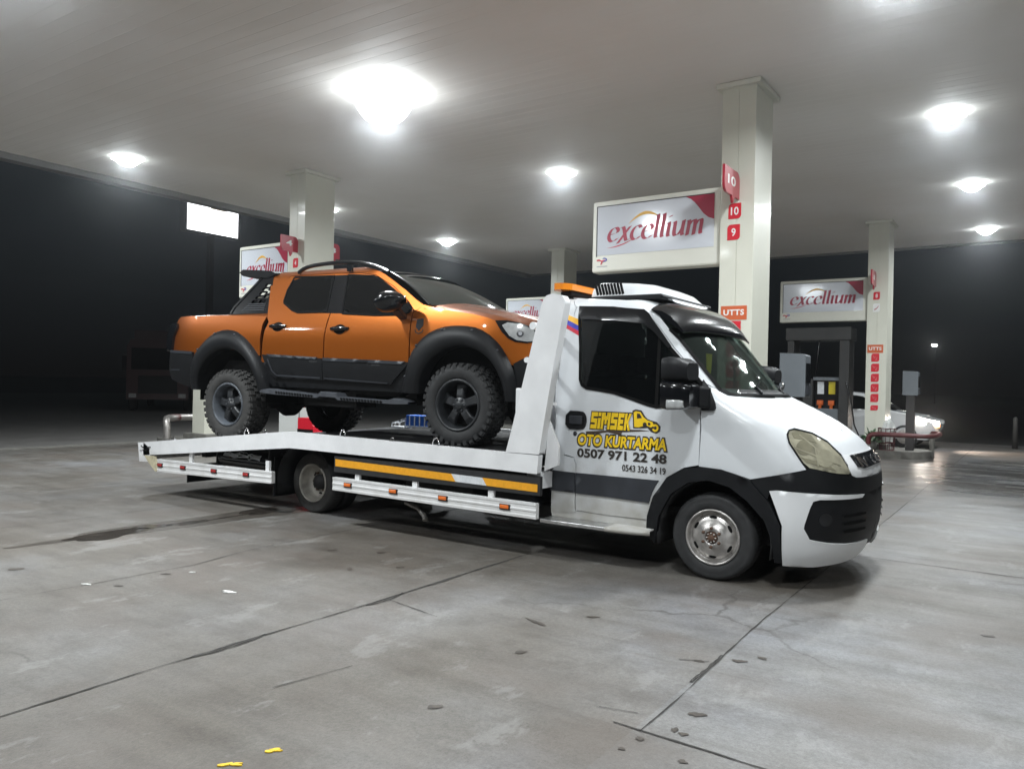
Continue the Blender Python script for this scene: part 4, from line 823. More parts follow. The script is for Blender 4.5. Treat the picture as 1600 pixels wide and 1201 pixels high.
for sg in (-1, 1):
    g = MB(); g.lohi((1.0, sg*.95-.14, .58), (1.06, sg*.95+.14, .75)); g.build('headlight', 'lens_clear', t)
    for wx in (0, -5.6):
        g = MB(); g.lathe([(.0, .05), (.28, .03), (.3, 0), (.48, .02), (.5, .05), (.5, .28), (0, .3)], 28, (wx, 0, .5)); w_ = g.build('wheel', 'rubber', t); w_.location = (0, sg*1.22, 0); w_.scale = (1, -1 if sg > 0 else 1, 1)
    g = MB(); g.lohi((.75, sg*1.3-.1, 1.7), (.85, sg*1.3+.1, 2.3)); g.build('mirror', 'gloss_black', t)
for k, (x, y) in enumerate(((1.60, 19.5),)):
    g = MB(); g.lathe([(0, 0), (.07, 0), (.055, .85), (.03, .88), (0, .885)], 16, axis='z'); o = tag(g.build('bollard', 'kerb_dark'), 'grey bollard standing alone at far right by the dark road', 'bollard'); o.location = (x, y, 0)
# ================================================================ tow truck (built in place, forward = +x, centre line y = 1)
XF = [(.2,.93),(.3,.99),(.45,1.03),(.6,1.04),(.8,1.035),(.93,1.02),(1.0,.975),(1.05,.935),(1.11,.885),(1.2,.77),(1.27,.66),(1.38,.43),(1.47,.22),(1.52,.13),(1.73,-.03),(1.93,-.185),(2.1,-.325),(2.2,-.43),(2.28,-.58),(2.33,-.9)]
LC = [(.2,.62),(.95,.62),(1.1,.66),(1.2,.62),(1.35,.46),(1.5,.30),(2.33,.30)]
def lerp(t, x):
    if x <= t[0][0]: return t[0][1]
    for (a, b), (c, d) in zip(t, t[1:]):
        if x <= c: return b+(d-b)*(x-a)/(c-a)
    return t[-1][1]
def cab_ys(z):
    y = 0.
    if z < .6: y += .05*((.6-z)/.35)**2
    if z > 1.3: y += (z-1.3)*.075
    if z > 2.11: y += .25*(1-math.sqrt(max(0, 1-((z-2.11)/.222)**2)))
    return y
def cab(s, z):
    xf = lerp(XF, z); L_ = lerp(LC, z); xc = xf-L_; ys = cab_ys(z)
    if s <= xc: return (s, ys, z)
    th = min((s-xc)/L_, math.pi/2); u = math.sin(th); n = 2.5
    return (xc+L_*u, ys+(1-ys)*(1-(max(0, 1-u**n))**(1/n)), z)
def END(z): return lerp(XF, z)-lerp(LC, z)*(1-math.pi/2)
def ctr(z0, z1, n=6): return [(END(z0+(z1-z0)*i/n), z0+(z1-z0)*i/n) for i in range(n+1)]
TC = 1.0
truck = thing('tow_truck', 'white flatbed tow truck with yellow and black lettering on its door, carrying the orange pickup', 'tow truck', (-3, 1, 0))
INV = Matrix.Translation((3, -1, 0))
def tb(mb, name, m, parent=None, **k):
    o = mb.build(name, m, parent or truck, **k)
    if parent is None: o.matrix_parent_inverse = INV
    return o
def tshell(name, m, poly, parent=None, **k):
    return tb(shell(MB(), poly, cab, **k), name, m, parent, recalc=False)
def both(name, m, poly, **k):
    return [tshell(name, m, poly, mirror=mm, **k) for mm in (None, TC)]
# --- cab shell: rear pillars, roof sides, wings and bonnet
HLF = CAB['fender']; hood = [(-.119, 1.588), (-.089, 1.568), (.016, 1.520), (.091, 1.489), (.20, 1.480), (.30, 1.476)]+ctr(1.473, 1.045, 12)+HLF[HLF.index((1.012, 1.039)):]
cs = MB()
for mm in (None, TC):
    shell(cs, CAB['rear_pillar'], cab, inset=.003, mirror=mm, thick=.03)
    shell(cs, hood, cab, step=.045, inset=0, mirror=mm, thick=.02)
    shell(cs, CAB['roof_side'][2:21]+[(-1.33, 2.238), (-1.449, 2.341)], cab, inset=.001, mirror=mm, thick=.03)
rows = []
for i in range(13):      # roof skin
    x = -1.50+i*(.95/12); rows.append([(x if j not in (0, 20) else x, .12+1.76*j/20, 2.326-.12*max(0, (i-8)/4)**2-.155*abs(j/10-1)**7) for j in range(21)])
cs.loft(rows)
cs.lohi((-1.50, .06, .42), (-1.47, 1.94, 1.3)); cs.prism([(.06, 1.3), (1.94, 1.3), (1.90, 2.1), (1.72, 2.3), (.28, 2.3), (.10, 2.1)], lambda u, v, d: (d, u, v), -1.50, -1.47)
tb(cs, 'cab_shell', 'truck_white', recalc=False)
lin = MB()     # dark inner lining closes the gaps
for mm in (None, TC):
    shell(lin, [(-1.47, .36), (-.56, .36), (-.50, .70), (-.30, .85), (.0, .93), (.25, .86), (.44, .70), (.44, .8), (.5, .88), (.70, .93), (1.0, .9), (1.25, .9)]+ctr(.95, 1.42, 6)+[(.0, 1.44), (-.15, 1.40), (-.5, 1.35), (-1.24, 1.42), (-1.30, 1.55), (-1.30, 2.15), (-1.44, 2.20)], cab, lift=-.035, thick=.01, mirror=mm, step=.07)
    shell(lin, [(.47, .24), (.75, .22)]+ctr(.24, .9, 4)+[(.5, .9), (.45, .76)], cab, lift=-.07, thick=.01, mirror=mm, step=.08)
lin.lohi((-1.4, .15, .5), (.3, 1.85, .54))
tb(lin, 'cab_lining', 'seam', recalc=False)
for mm in (None, TC):
    sg = 1 if mm is None else -1
    Y = (lambda y: y) if mm is None else (lambda y: 2*TC-y)
    WIN = [(-1.205, 2.06), (-.92, 2.05), (-.66, 2.02), (-.52, 1.93), (-.39, 1.80), (-.26, 1.66), (-.17, 1.56), (-.16, 1.50), (-.29, 1.44), (-.48, 1.42), (-.56, 1.43), (-.72, 1.48), (-.87, 1.52), (-1.03, 1.545), (-1.13, 1.56), (-1.17, 1.60), (-1.19, 1.88)]
    d = tshell('door', 'truck_white', CAB['door'], inset=.004, holes=[resample(CAB['window'], .06, .014)], mirror=mm, thick=.03, lift=.001)
    tshell('door_window', 'cab_glass', CAB['window'], d, lift=.005, thick=.008, mirror=mm, inset=.0)
    g = MB(); ribbon(g, CAB['window']+CAB['window'][:1], cab, .028, .0085, mirror=mm); ribbon(g, [(-.487, 1.985), (-.487, 1.375)], cab, .03, .009, mirror=mm); g.build('window_seal', 'seam', d, recalc=False)
    tshell('wind_deflector', 'gloss_black', CAB['deflector'], d, lift=.035, thick=.006, mirror=mm)
    tshell('side_stripe', 'plastic_grey', CAB['stripe_door'], d, lift=.014, thick=.013, mirror=mm)
    h = tshell('door_handle', 'plastic_black', smooth_poly(CAB['handle'], 1), d, lift=.012, thick=.012, mirror=mm)
    g = MB(); g.bar((-1.30, Y(-.022), 1.232), (-1.17, Y(-.022), 1.232), .016, .075); g.build('handle_grip', 'plastic_grey', d, bevel=.006)
    g = MB(); g.lathe([(0, -.006), (.016, -.006), (.02, 0), (0, .004)], 16, (-1.25, Y(-.002) if sg > 0 else Y(.002), 1.11)); g.build('door_lock', 'plastic_grey', d)
    tshell('side_stripe', 'plastic_grey', CAB['stripe_rear'], lift=.013, thick=.013, mirror=mm)
    tshell('wheel_arch', 'plastic_black', CAB['arch'], lift=.026, thick=.05, mirror=mm)
    g = MB(); rows = []
    for k in range(17):
        a = math.radians(-12+204*k/16); rows.append([(.0+.475*math.cos(a), Y(.02), .335+.475*math.sin(a)), (.0+.475*math.cos(a), Y(.45), .335+.475*math.sin(a))])
    g.loft(rows); tb(g, 'wheel_housing', 'chassis', solid=.01, recalc=False)
    hl = tshell('headlight', 'lens_yellowed', smooth_poly(CAB['headlight'], 1), lift=.004, thick=.02, mirror=mm, step=.04)
    g = MB(); ribbon(g, CAB['headlight']+CAB['headlight'][:1], cab, .012, .006, mirror=mm); g.build('headlight_rim', 'seam', hl, recalc=False)
    for (s_, z_, r_) in ((.70, 1.10, .055), (.86, 1.02, .062)):
        shell_ = [(s_+r_*1.15*math.cos(a*math.pi/9), z_+r_*math.sin(a*math.pi/9)) for a in range(18)]
        shell(MB(), shell_, cab, lift=.0065, thick=.002, mirror=mm, step=.03).build('reflector', 'reflector_dull' if z_ > 1.05 else 'reflector_pale', hl, recalc=False)
    for poly_ in ([(.60, 1.205), (.66, 1.215), (.76, 1.185), (.80, 1.13), (.70, 1.155), (.62, 1.165)], [(.67, 1.03), (.72, .99), (.86, .955), (.94, .93), (.90, .96), (.80, 1.0)]):
        shell(MB(), poly_, cab, lift=.0062, thick=.002, mirror=mm, step=.03).build('reflector', 'reflector_dull', hl, recalc=False)
    g = MB(); ribbon(g, [(.62, 1.10), (.78, 1.04), (.98, .97)], cab, .010, .0075, mirror=mm); ribbon(g, [(.66, 1.19), (.78, 1.10), (.80, .96)], cab, .009, .0075, mirror=mm); g.build('reflector_line', 'reflector_pale', hl, recalc=False)
    # bumper
    bb = [(.309, .835), (.507, .889), (.735, .946), (.942, .903), (1.075, .886), (1.12, .868), (1.20, .862)]+ctr(.858, .745, 3)+[(1.19, .739), (.792, .767), (.51, .778), (.456, .768), (.44, .70), (.40, .74)]
    b = tshell('bumper', 'plastic_black', bb, lift=.012, thick=.06, mirror=mm)
    tshell('bumper_corner', 'clean_white', [(.456, .768), (.51, .776), (.792, .765), (1.10, .745), (1.19, .738), (1.165, .716), (.81, .721), (.762, .708), (.741, .658), (.705, .536), (.70, .505), (.744, .419), (.873, .393), (1.02, .373), (1.16, .365), (1.27, .362), (1.25, .30), (1.19, .25), (1.10, .225), (.967, .214), (.759, .203), (.54, .207), (.55, .516), (.504, .642)], b, lift=.022, thick=.05, mirror=mm, step=.045)
    fp = tshell('fog_lamp_panel', 'plastic_black', [(.80, .718), (1.165, .714), (1.21, .735)]+ctr(.742, .30, 5)+[(1.25, .31), (1.265, .36), (1.15, .368), (1.02, .377), (.873, .397), (.744, .423), (.70, .508), (.705, .536), (.741, .658), (.762, .704)], b, lift=.008, thick=.03, mirror=mm)
    g = MB()
    for z_ in (.47, .53, .59): ribbon(g, [(1.0, z_), (1.22, z_)], cab, .018, .016, .006, mirror=mm)
    g.build('slats', 'seam', b, recalc=False)
    shell(MB(), [(.86+.05*math.cos(a*math.pi/8), .57+.05*math.sin(a*math.pi/8)) for a in range(16)], cab, lift=.010, thick=.003, mirror=mm, step=.03).build('fog_lamp', 'gloss_black', b, recalc=False)
    # mirror
    base = tshell('mirror', 'plastic_black', CAB['mirror_base'], lift=.03, thick=.035, mirror=mm)
    def mrow(x, y0, y1, z0, z1, r=.05, n=5):
        P = []
        for (cy_, cz_, a0) in ((y1-r, z1-r, 0), (y0+r, z1-r, 90), (y0+r, z0+r, 180), (y1-r, z0+r, 270)):
            P += [(x, Y(cy_+r*math.cos(R(a0+90*i/(n-1)))), cz_+r*math.sin(R(a0+90*i/(n-1)))) for i in range(n)]
        return P
    g = MB(); rows = [mrow(-.29, -.375, -.035, 1.592, 1.765, .045), mrow(-.24, -.39, -.03, 1.586, 1.775, .06), mrow(-.16, -.375, -.035, 1.59, 1.765, .06), mrow(-.10, -.32, -.07, 1.60, 1.73, .05)]
    g.loft(rows, True, True); g.add(rows[0], [tuple(range(20))]); g.add(rows[-1], [tuple(range(20))]); g.build('mirror_head', 'plastic_black', base)
    g = MB(); rows = [mrow(-.29, -.385, -.01, 1.372, 1.583, .04), mrow(-.24, -.40, -.0, 1.362, 1.584, .05), mrow(-.14, -.38, .0, 1.368, 1.578, .05), mrow(-.085, -.30, .0, 1.39, 1.55, .04)]
    g.loft(rows, True, True); g.add(rows[0], [tuple(range(20))]); g.add(rows[-1], [tuple(range(20))]); lo_ = g.build('mirror_lower', 'gloss_black', base)
    g = MB(); g.bar((-.15, Y(-.06), 1.47), (-.03, Y(.0), 1.46), .10, .17); g.build('mirror_arm', 'plastic_black', base, bevel=.02)
    g = MB(); rows = [mrow(-.23, -.408, -.29, 1.372, 1.445, .02), mrow(-.14, -.390, -.29, 1.375, 1.445, .02), mrow(-.115, -.36, -.30, 1.385, 1.435, .018)]
    g.loft(rows, True, True); g.add(rows[-1], [tuple(range(20))]); g.build('indicator', 'lens_clear', base)
    g = MB(); g.lohi((-.296, Y(-.36), 1.60), (-.291, Y(-.05), 1.75)); g.build('mirror_glass', 'chrome', base)
    if sg > 0: DOOR = d
    # flag stripe on the rear pillar
    for key, mm_ in (('flagstripe_y', 'flag_yellow'), ('flagstripe_b', 'flag_blue'), ('flagstripe_r', 'flag_red')): tshell('flag_stripe', mm_, CAB[key], lift=.0025, thick=.0018, mirror=mm)
    # footstep under the door
    g = MB(); g.lohi((-1.50, Y(-.16), .318), (-.86, Y(.10), .352)); st = tb(g, 'footstep', 'alu', bevel=.006)
    rows = []
    for i in range(9):
        x = -.86+i*.047; t_ = i/8; rows.append([(x, Y(-.15+.07*t_**2), .318), (x, Y(-.15+.07*t_**2), .345), (x, Y(.06), .352), (x, Y(.06), .43)])
    g = MB(); g.loft(rows, True); tb(g, 'sill_end', 'truck_white', solid=.015)
    g = MB(); g.lohi((-1.49, Y(.02), .35), (-.55, Y(.06), .43)); tb(g, 'sill', 'truck_white', bevel=.01)
# windscreen, grille, visor
edge = CAB['windshield_edge']
ws = MB()
for mm in (None, TC): shell(ws, edge[:1]+[(.2, 1.483)]+ctr(1.475, 2.18, 8)+[(-.45, 2.18), (-.53, 2.13)]+edge[:0:-1], cab, lift=-.004, thick=.008, mirror=mm)
tb(ws, 'windscreen', 'windscreen', recalc=False)
g = MB()
for mm in (None, TC): ribbon(g, [(END(1.47), 1.47), (.3, 1.474), (.2, 1.481)]+edge, cab, .022, .004, mirror=mm)
tb(g, 'windscreen_seal', 'seam', recalc=False)
rows = []      # scuttle panel under the glass
for j in range(25):
    s_ = .13+1.74*j/24; f = 1-abs(j/12-1)**2.6; rows.append([(.05+.19*f, s_, 1.462+.022*f), (-.02+.17*f, s_, 1.54-.01*f)])
g = MB(); g.loft(rows); tb(g, 'scuttle', 'plastic_black', solid=.012)
for (y0, x1, y1, z1) in ((.62, -.02, 1.08, 1.60), (1.28, .02, 1.72, 1.56)):
    g = MB(); g.tube([(.20, y0, 1.50), (.16, y0+.02, 1.535), (x1+.09, (y0+y1)/2, 1.555), (x1+.05, y1, z1)], .012, 8); a = tb(g, 'wiper', 'plastic_black')
    g = MB(); g.bar((x1+.16, y1-.42, z1-.06), (x1+.03, y1+.14, z1+.02), .012, .022); g.build('wiper_blade', 'seam', a)
    g = MB(); g.tube([(x1+.06, y1-.01, z1-.005), (x1+.05, y1, z1+.05), (x1+.06, y1+.02, z1+.02)], .008, 6); g.build('wiper_joint', 'chrome', a)
gr = MB(); gm = MB()
for mm in (None, TC):
    shell(gm, [(1.006, 1.040), (1.16, 1.042)]+ctr(1.043, .862, 4)+[(1.20, .866), (1.12, .872), (1.078, .890), (1.044, .96)], cab, lift=.006, thick=.03, mirror=mm, step=.04)
tb(gm, 'grille_surround', 'clean_white', recalc=False)
for mm in (None, TC): shell(gr, [(1.085, 1.030), (1.18, 1.034)]+ctr(1.034, .935, 3)+[(1.22, .930), (1.14, .945)], cab, lift=.012, thick=.02, mirror=mm, step=.04)
G_ = tb(gr, 'grille', 'gloss_black', recalc=False)
V, F = text_mesh('IVECO', size=1, bold=.02, extrude=.0); x0 = min(v[0] for v in V); x1 = max(v[0] for v in V); y1 = max(v[1] for v in V)
g = MB(); P = []
for v in V:
    yy = .58+.84*(v[0]-x0)/(x1-x0); zz = .950+.070*v[1]/y1; s_ = 1.0
    # place on the grille face: march s until y matches
    lo_, hi_ = .5, END(zz); tgt = yy if yy <= 1 else 2-yy
    for _ in range(30):
        md = (lo_+hi_)/2
        if cab(md, zz)[1] < tgt: lo_ = md
        else: hi_ = md
    q = Vector(cab(lo_, zz)); P.append((q.x+.022, yy, zz))
g.add(P, F); g.build('maker_letters', 'chrome', G_, solid=.012)
g = MB(); rows = []
for j in range(33):
    t_ = j/32; y = .10+1.76*t_; f = 1-abs(2*t_-1)**2.8; e = 1-abs(2*t_-1)**5
    f = 1-abs(2*t_-1)**2.1
    rows.append([(-.60+.02*f, y, 2.19+.095*e), (-.50+.05*f, y, 2.175+.085*e), (-.42+.075*f, y, 2.13+.065*e), (-.355+.085*f, y, 2.065+.045*e), (-.305+.085*f, y, 2.00+.025*e), (-.31+.08*f, y, 1.985+.02*e), (-.37+.07*f, y, 2.035+.035*e)])
g.loft(rows); g.add(rows[0], [tuple(range(7))]); g.add(rows[-1], [tuple(range(7))]); tb(g, 'sun_visor', 'gloss_black')
# dashboard, seats and wheel behind the glass
g = MB(); g.prism([(-.55, 1.02), (.22, 1.02), (.22, 1.40), (.0, 1.47), (-.30, 1.44), (-.55, 1.25)], lambda u, v, d: (u, d, v), .16, 1.84); tb(g, 'dashboard', 'dash', bevel=.03)
for y in (.55, 1.15, 1.55):
    g = MB(); g.lohi((-1.25, y-.22, .75), (-.70, y+.22, .98)); g.prism([(-1.28, .95), (-1.10, .95), (-1.22, 1.62), (-1.36, 1.62)], lambda u, v, d: (u, d, v), y-.22, y+.22); g.lohi((-1.36, y-.13, 1.66), (-1.25, y+.13, 1.84)); tb(g, 'cab_seat', 'seat_grey', bevel=.04)
g = MB(); g.tube([(-.62+.09*math.sin(a), 1.45+.20*math.cos(a), 1.38+.18*math.sin(a)) for a in [2*math.pi*i/20 for i in range(20)]], .016, 8, True); tb(g, 'steering_wheel', 'plastic_black')
g = MB(); g.prism([(.62, 1.84), (.76, 1.84), (.74, 1.68), (.69, 1.62), (.64, 1.68)], lambda u, v, d: (d, u, v), -.30, -.292); tb(g, 'hanging_pennant', 'yellow_panel', bevel=.0)
# lettering on the near door (the far door carries the same)
def decal(name, txt, key, m, back=None, off=.012, **k):
    q = CAB[key]; x0, x1 = min(p[0] for p in q), max(p[0] for p in q); z0, z1 = min(p[1] for p in q), max(p[1] for p in q)
    if key in ('oto',): z0, z1 = 1.012, 1.112
    if key == 'tel': z0, z1 = .905, .985
    if key == 'tel2': z0, z1 = .818, .874
    if key == 'simsek': z0, z1, x0, x1 = 1.165, 1.308, -1.10, -.70
    for side in (1, -1):
        o_ = (x0, -.0045, z0) if side > 0 else (x1, 2.0045, z0); ux = (side, 0, 0)
        if back:
            kk = dict(k); kk['bold'] = k.get('bold', 0)+back
            e = .013
            b_ = text_on(name+'_outline', txt, 'dark_ink', DOORS[side], (o_[0]-side*e, -.0035 if side > 0 else 2.0035, z0-e), ux, (0, 0, 1), box=(x1-x0+2*e, z1-z0+2*e), extrude=.0008, **kk)
        text_on(name, txt, m, DOORS[side], o_, ux, (0, 0, 1), box=(x1-x0, z1-z0), extrude=.0012, **k)
DOORS = {1: DOOR, -1: [c for c in truck.children if c.name.startswith('door') and c is not DOOR][0]}
def block_letters(name, m, grow, y, parent, side):
    T = .26; k = 0; g = MB(); u0, u1, z0, z1 = -1.10, -.70, 1.163, 1.308; h = z1-z0
    L = {'S': [(0, 1-T, 1, 1), (0, .5-T/2, 1, .5+T/2), (0, 0, 1, T), (0, .5, .36, 1), (.64, 0, 1, .5)], 'E': [(0, 0, .40, 1), (0, 1-T, 1, 1), (0, .5-T/2, .9, .5+T/2), (0, 0, 1, T)],
         'i': [(0, 0, 1, .66), (0, .76, 1, 1)], 'M': [(0, 0, .27, 1), (.73, 0, 1, 1), (.27, .55, .42, 1), (.58, .55, .73, 1), (.38, .30, .62, .80)], 'K': [(0, 0, .38, 1)]}
    x = u0
    for ch, wd in (('S', .062), ('i', .027), ('M', .086), ('S', .062), ('E', .054), ('K', .060)):
        Q = [[(a, b), (c, b), (c, d), (a, d)] for a, b, c, d in L[ch]]
        if ch == 'K': Q += [[(.30, .42), (.62, 1), (1, 1), (.62, .5)], [(.30, .58), (.62, .5), (1, 0), (.62, 0)]]
        for q in Q:
            k += 1; cx_ = sum(a for a, b in q)/4; cz_ = sum(b for a, b in q)/4; P = []
            for a, b in q: P.append((x+a*wd+.016*b+(grow if a > cx_ else -grow), z0+b*h+(grow if b > cz_ else -grow)))
            if side < 0: P = [(u0+u1-a, b) for a, b in P][::-1]
            yy = (y-.00006*k) if side > 0 else 2-(y-.00006*k)
            g.prism(P, lambda u, v, d: (u, d, v), yy, yy+(.0008 if side > 0 else -.0008))
        x += wd+.006
    if side < 0:   # the far door reads the same way from its own side
        g.v = [(u0+u1-a, b, c) for a, b, c in g.v]; g.v = [(u0+u1-a, b, c) for a, b, c in g.v]
    return g.build(name, m, parent)
for side in (1, -1):
    block_letters('company_lettering_outline', 'dark_ink', .0085, -.0030, DOORS[side], side); block_letters('company_lettering', 'yellow_ink', -.0006, -.0062, DOORS[side], side)
decal('company_lettering', 'OTO KURTARMA', 'oto', 'yellow_ink', back=.07, size=1, bold=.035, shear=.15, spacing=1.0)
decal('phone_number', '0507 971 22 48', 'tel', 'dark_ink', size=1, bold=.03)
decal('phone_number', '0543 326 34 19', 'tel2', 'dark_ink', size=1, bold=.012)
def fl_(poly, name, m, y, side=1):
    g = MB(); g.prism(poly, lambda u, v, d: (u, d, v), y, y+.0015); return g.build(name, m, DOOR)
fl_(CAB['lightning'], 'lightning_bolt', 'brown_ink', -.0035)
ic = [(-.690, 1.185), (-.700, 1.332), (-.672, 1.345), (-.618, 1.338), (-.585, 1.290), (-.560, 1.268), (-.52, 1.256), (-.478, 1.246), (-.445, 1.212), (-.448, 1.172), (-.480, 1.150), (-.53, 1.165), (-.560, 1.195), (-.60, 1.19)]
fl_(ic, 'recovery_emblem', 'dark_ink', -.0040)
inn = [(-.680, 1.197), (-.688, 1.320), (-.668, 1.330), (-.626, 1.325), (-.596, 1.282), (-.560, 1.258), (-.515, 1.244), (-.50, 1.215), (-.53, 1.20), (-.57, 1.215), (-.61, 1.205), (-.64, 1.195)]
fl_(inn, 'recovery_emblem', 'yellow_ink', -.0050)
fl_([(-.655, 1.268), (-.658, 1.312), (-.632, 1.310), (-.612, 1.275)], 'emblem_window', 'dark_ink', -.0058)
g = MB(); pa = [(-.49+.030*math.cos(a), 1.198+.032*math.sin(a)) for a in [R(150-28*i) for i in range(12)]]
g.loft([[(-.49+(u+.49)*1.0, -.0056, 1.198+(v-1.198)*1.0), (-.49+(u+.49)*.45, -.0056, 1.198+(v-1.198)*.45)] for u, v in pa], False); g.build('recovery_emblem', 'yellow_ink', DOOR, recalc=False)
for (cx_, cz_, r_) in ((-.585, 1.222, .018), (-.545, 1.228, .012)):
    fl_([(cx_+r_*math.cos(a*math.pi/6), cz_+r_*math.sin(a*math.pi/6)) for a in range(12)], 'emblem_wheel', 'dark_ink', -.0059)
# roof things
ac = MB(); rows = []
for i, (x, zt, hw) in enumerate(((-1.40, 2.38, .50), (-1.385, 2.49, .53), (-1.33, 2.525, .55), (-1.0, 2.50, .57), (-.82, 2.475, .56), (-.72, 2.435, .54), (-.645, 2.37, .50), (-.60, 2.30, .46))):
    zb = 2.325
    rows.append([(x, 1-hw-.02, zb)]+[(x, 1+hw*(-1+2*j/16), zb+(zt-zb)*(1-abs(j/8-1)**6)*.35+(zt-zb)*.65*(1-abs(j/8-1)**12)) for j in range(17)]+[(x, 1+hw+.02, zb)])
ac.loft(rows); ac.add(rows[0], [tuple(range(19))]); A_ = tb(ac, 'roof_air_conditioner', 'truck_white')
for sg in (1, -1):
    g = MB()
    for k in range(9):
        x = -1.30+.032*k; yv = 1-sg*.585; g.bar((x, yv, 2.475), (x+.03, yv+(-sg)*.004, 2.375), .02, .014, (0, 1, 0))
    g.build('vent_slits', 'seam', A_)
g = MB(); g.lohi((-1.36, .38, 2.315), (-.62, 1.62, 2.36)); tb(g, 'roof_pad', 'plastic_black', bevel=.02)
g = MB(); g.prism([(.0, .06), (.10, .0), (1.30, .0), (1.40, .06), (1.40, .14), (1.30, .20), (.10, .20), (.0, .14)], lambda u, v, d: (-1.74+v, .30+u, d), 2.435, 2.495); B_ = tb(g, 'beacon_bar', 'amber', bevel=.02)
g = MB(); g.lohi((-1.70, .45, 2.39), (-1.58, 1.55, 2.434)); g.lohi((-1.68, .5, 2.2), (-1.62, .58, 2.40)); g.lohi((-1.68, 1.42, 2.2), (-1.62, 1.5, 2.40)); g.build('beacon_base', 'plastic_black', B_, bevel=.01)
# --- wheels
def oval(cx, cz, rl, rs, ang, n=16):
    return [(cx+rl*math.cos(a)*math.cos(ang)-rs*math.sin(a)*math.sin(ang), cz+rl*math.cos(a)*math.sin(ang)+rs*math.sin(a)*math.cos(ang)) for a in [2*math.pi*i/n for i in range(n)]]
def mirror_kids(o, c):
    o.scale = (1, -1, 1); o.location.y = o.location.y
def steel_wheel(x, yf, side, rear=False, steer=0):
    """yf = outer face; side=1 faces -y (towards the photographer)"""
    e = tb(MB().lathe([(.212, .03), (.224, .012), (.25, .002), (.28, 0), (.305, .006), (.318, .003), (.336, .02), (.347, .045), (.350, .07), (.350, .15), (.346, .18), (.33, .20), (.30, .21), (.215, .2)], 72), 'wheel', 'rubber_dusty' if rear else 'rubber')
    M4 = Matrix.Translation((x, yf, .35)) @ Matrix.Rotation(steer, 4, 'Z') @ Matrix.Diagonal((1, side, 1, 1))
    e.matrix_parent_inverse = Matrix.Identity(4); e.matrix_basis = INV @ M4
    g = MB()
    for k in range(60):     # shallow tread grooves and sidewall ribs
        a = 2*math.pi*k/60; c, s_ = math.cos(a), math.sin(a)
        g.add([(c*.3505, .05, s_*.3505), (c*.3505+.004*s_, .05, s_*.3505-.004*c), (c*.3505+.004*s_, .17, s_*.3505-.004*c), (c*.3505, .17, s_*.3505)], [(0, 1, 2, 3)])
    g.build('tread_groove', 'seam', e, recalc=False)
    if not rear:
        r = MB().lathe([(.224, .02), (.222, .004), (.214, .0), (.206, .006), (.203, .03), (.198, .05), (.186, .055), (.176, .045), (.165, .026), (.135, .014), (.108, .010), (.098, .0), (.082, -.012), (.06, -.016), (.05, -.010), (.048, .012), (.0, .02)], 64).build('rim', 'steel_rim', e)
        for k in range(6):
            a = R(90+60*k); cx, cz = .158*math.cos(a), .158*math.sin(a)
            g = MB(); g.prism(oval(cx, cz, .031, .0125, a+math.pi/2), lambda u, v, d: (u, d, v), .013+.006, .030); g.build('slot', 'seam', e)
        for k in range(6): MB().lathe([(0, -.034), (.011, -.034), (.013, -.012), (.013, -.002)], 6, (.074*math.cos(R(30+60*k)), 0, .074*math.sin(R(30+60*k)))).build('wheel_nut', 'rust', e)
        g = MB().lathe([(0, -.025), (.026, -.024), (.034, -.016), (.047, -.006), (.047, .01)], 24); g.build('hub_cap', 'rust', e)
        g = MB()
        for k in range(8): g.lathe([(0, -.028), (.006, -.028), (.006, -.012)], 6, (.036*math.cos(R(45*k)), 0, .036*math.sin(R(45*k))))
        g.build('hub_bolts', 'steel_rim', e)
    else:
        r = MB().lathe([(.224, .02), (.222, .003), (.213, -.001), (.205, .006), (.200, .035), (.192, .10), (.182, .125), (.165, .140), (.11, .150), (.085, .148), (.08, .10), (.055, .09), (.0, .088)], 64).build('rim', 'dull_rim', e)
        for k in range(6):
            a = R(60*k+25); cx, cz = .142*math.cos(a), .142*math.sin(a)
            g = MB(); g.prism(oval(cx, cz, .030, .020, a+math.pi/2), lambda u, v, d: (u, d, v), .1435, .16); g.build('slot', 'seam', e)
        g = MB().lathe([(0, .07), (.045, .07), (.055, .088), (.085, .095), (.088, .15)], 24); g.build('hub_cap', 'chassis', e)
        for k in range(6): MB().lathe([(0, .115), (.012, .115), (.014, .15)], 6, (.108*math.cos(R(60*k)), 0, .108*math.sin(R(60*k)))).build('wheel_nut', 'rust', e)
        g = MB().lathe([(.215, .24), (.30, .235), (.34, .255), (.35, .29), (.35, .40), (.33, .43), (.22, .43), (.215, .3)], 48); g.build('inner_tyre', 'rubber', e)
    return e
steel_wheel(0, .03, 1); steel_wheel(0, 1.97, -1); steel_wheel(-4.75, .10, 1, True); steel_wheel(-4.75, 1.90, -1, True)
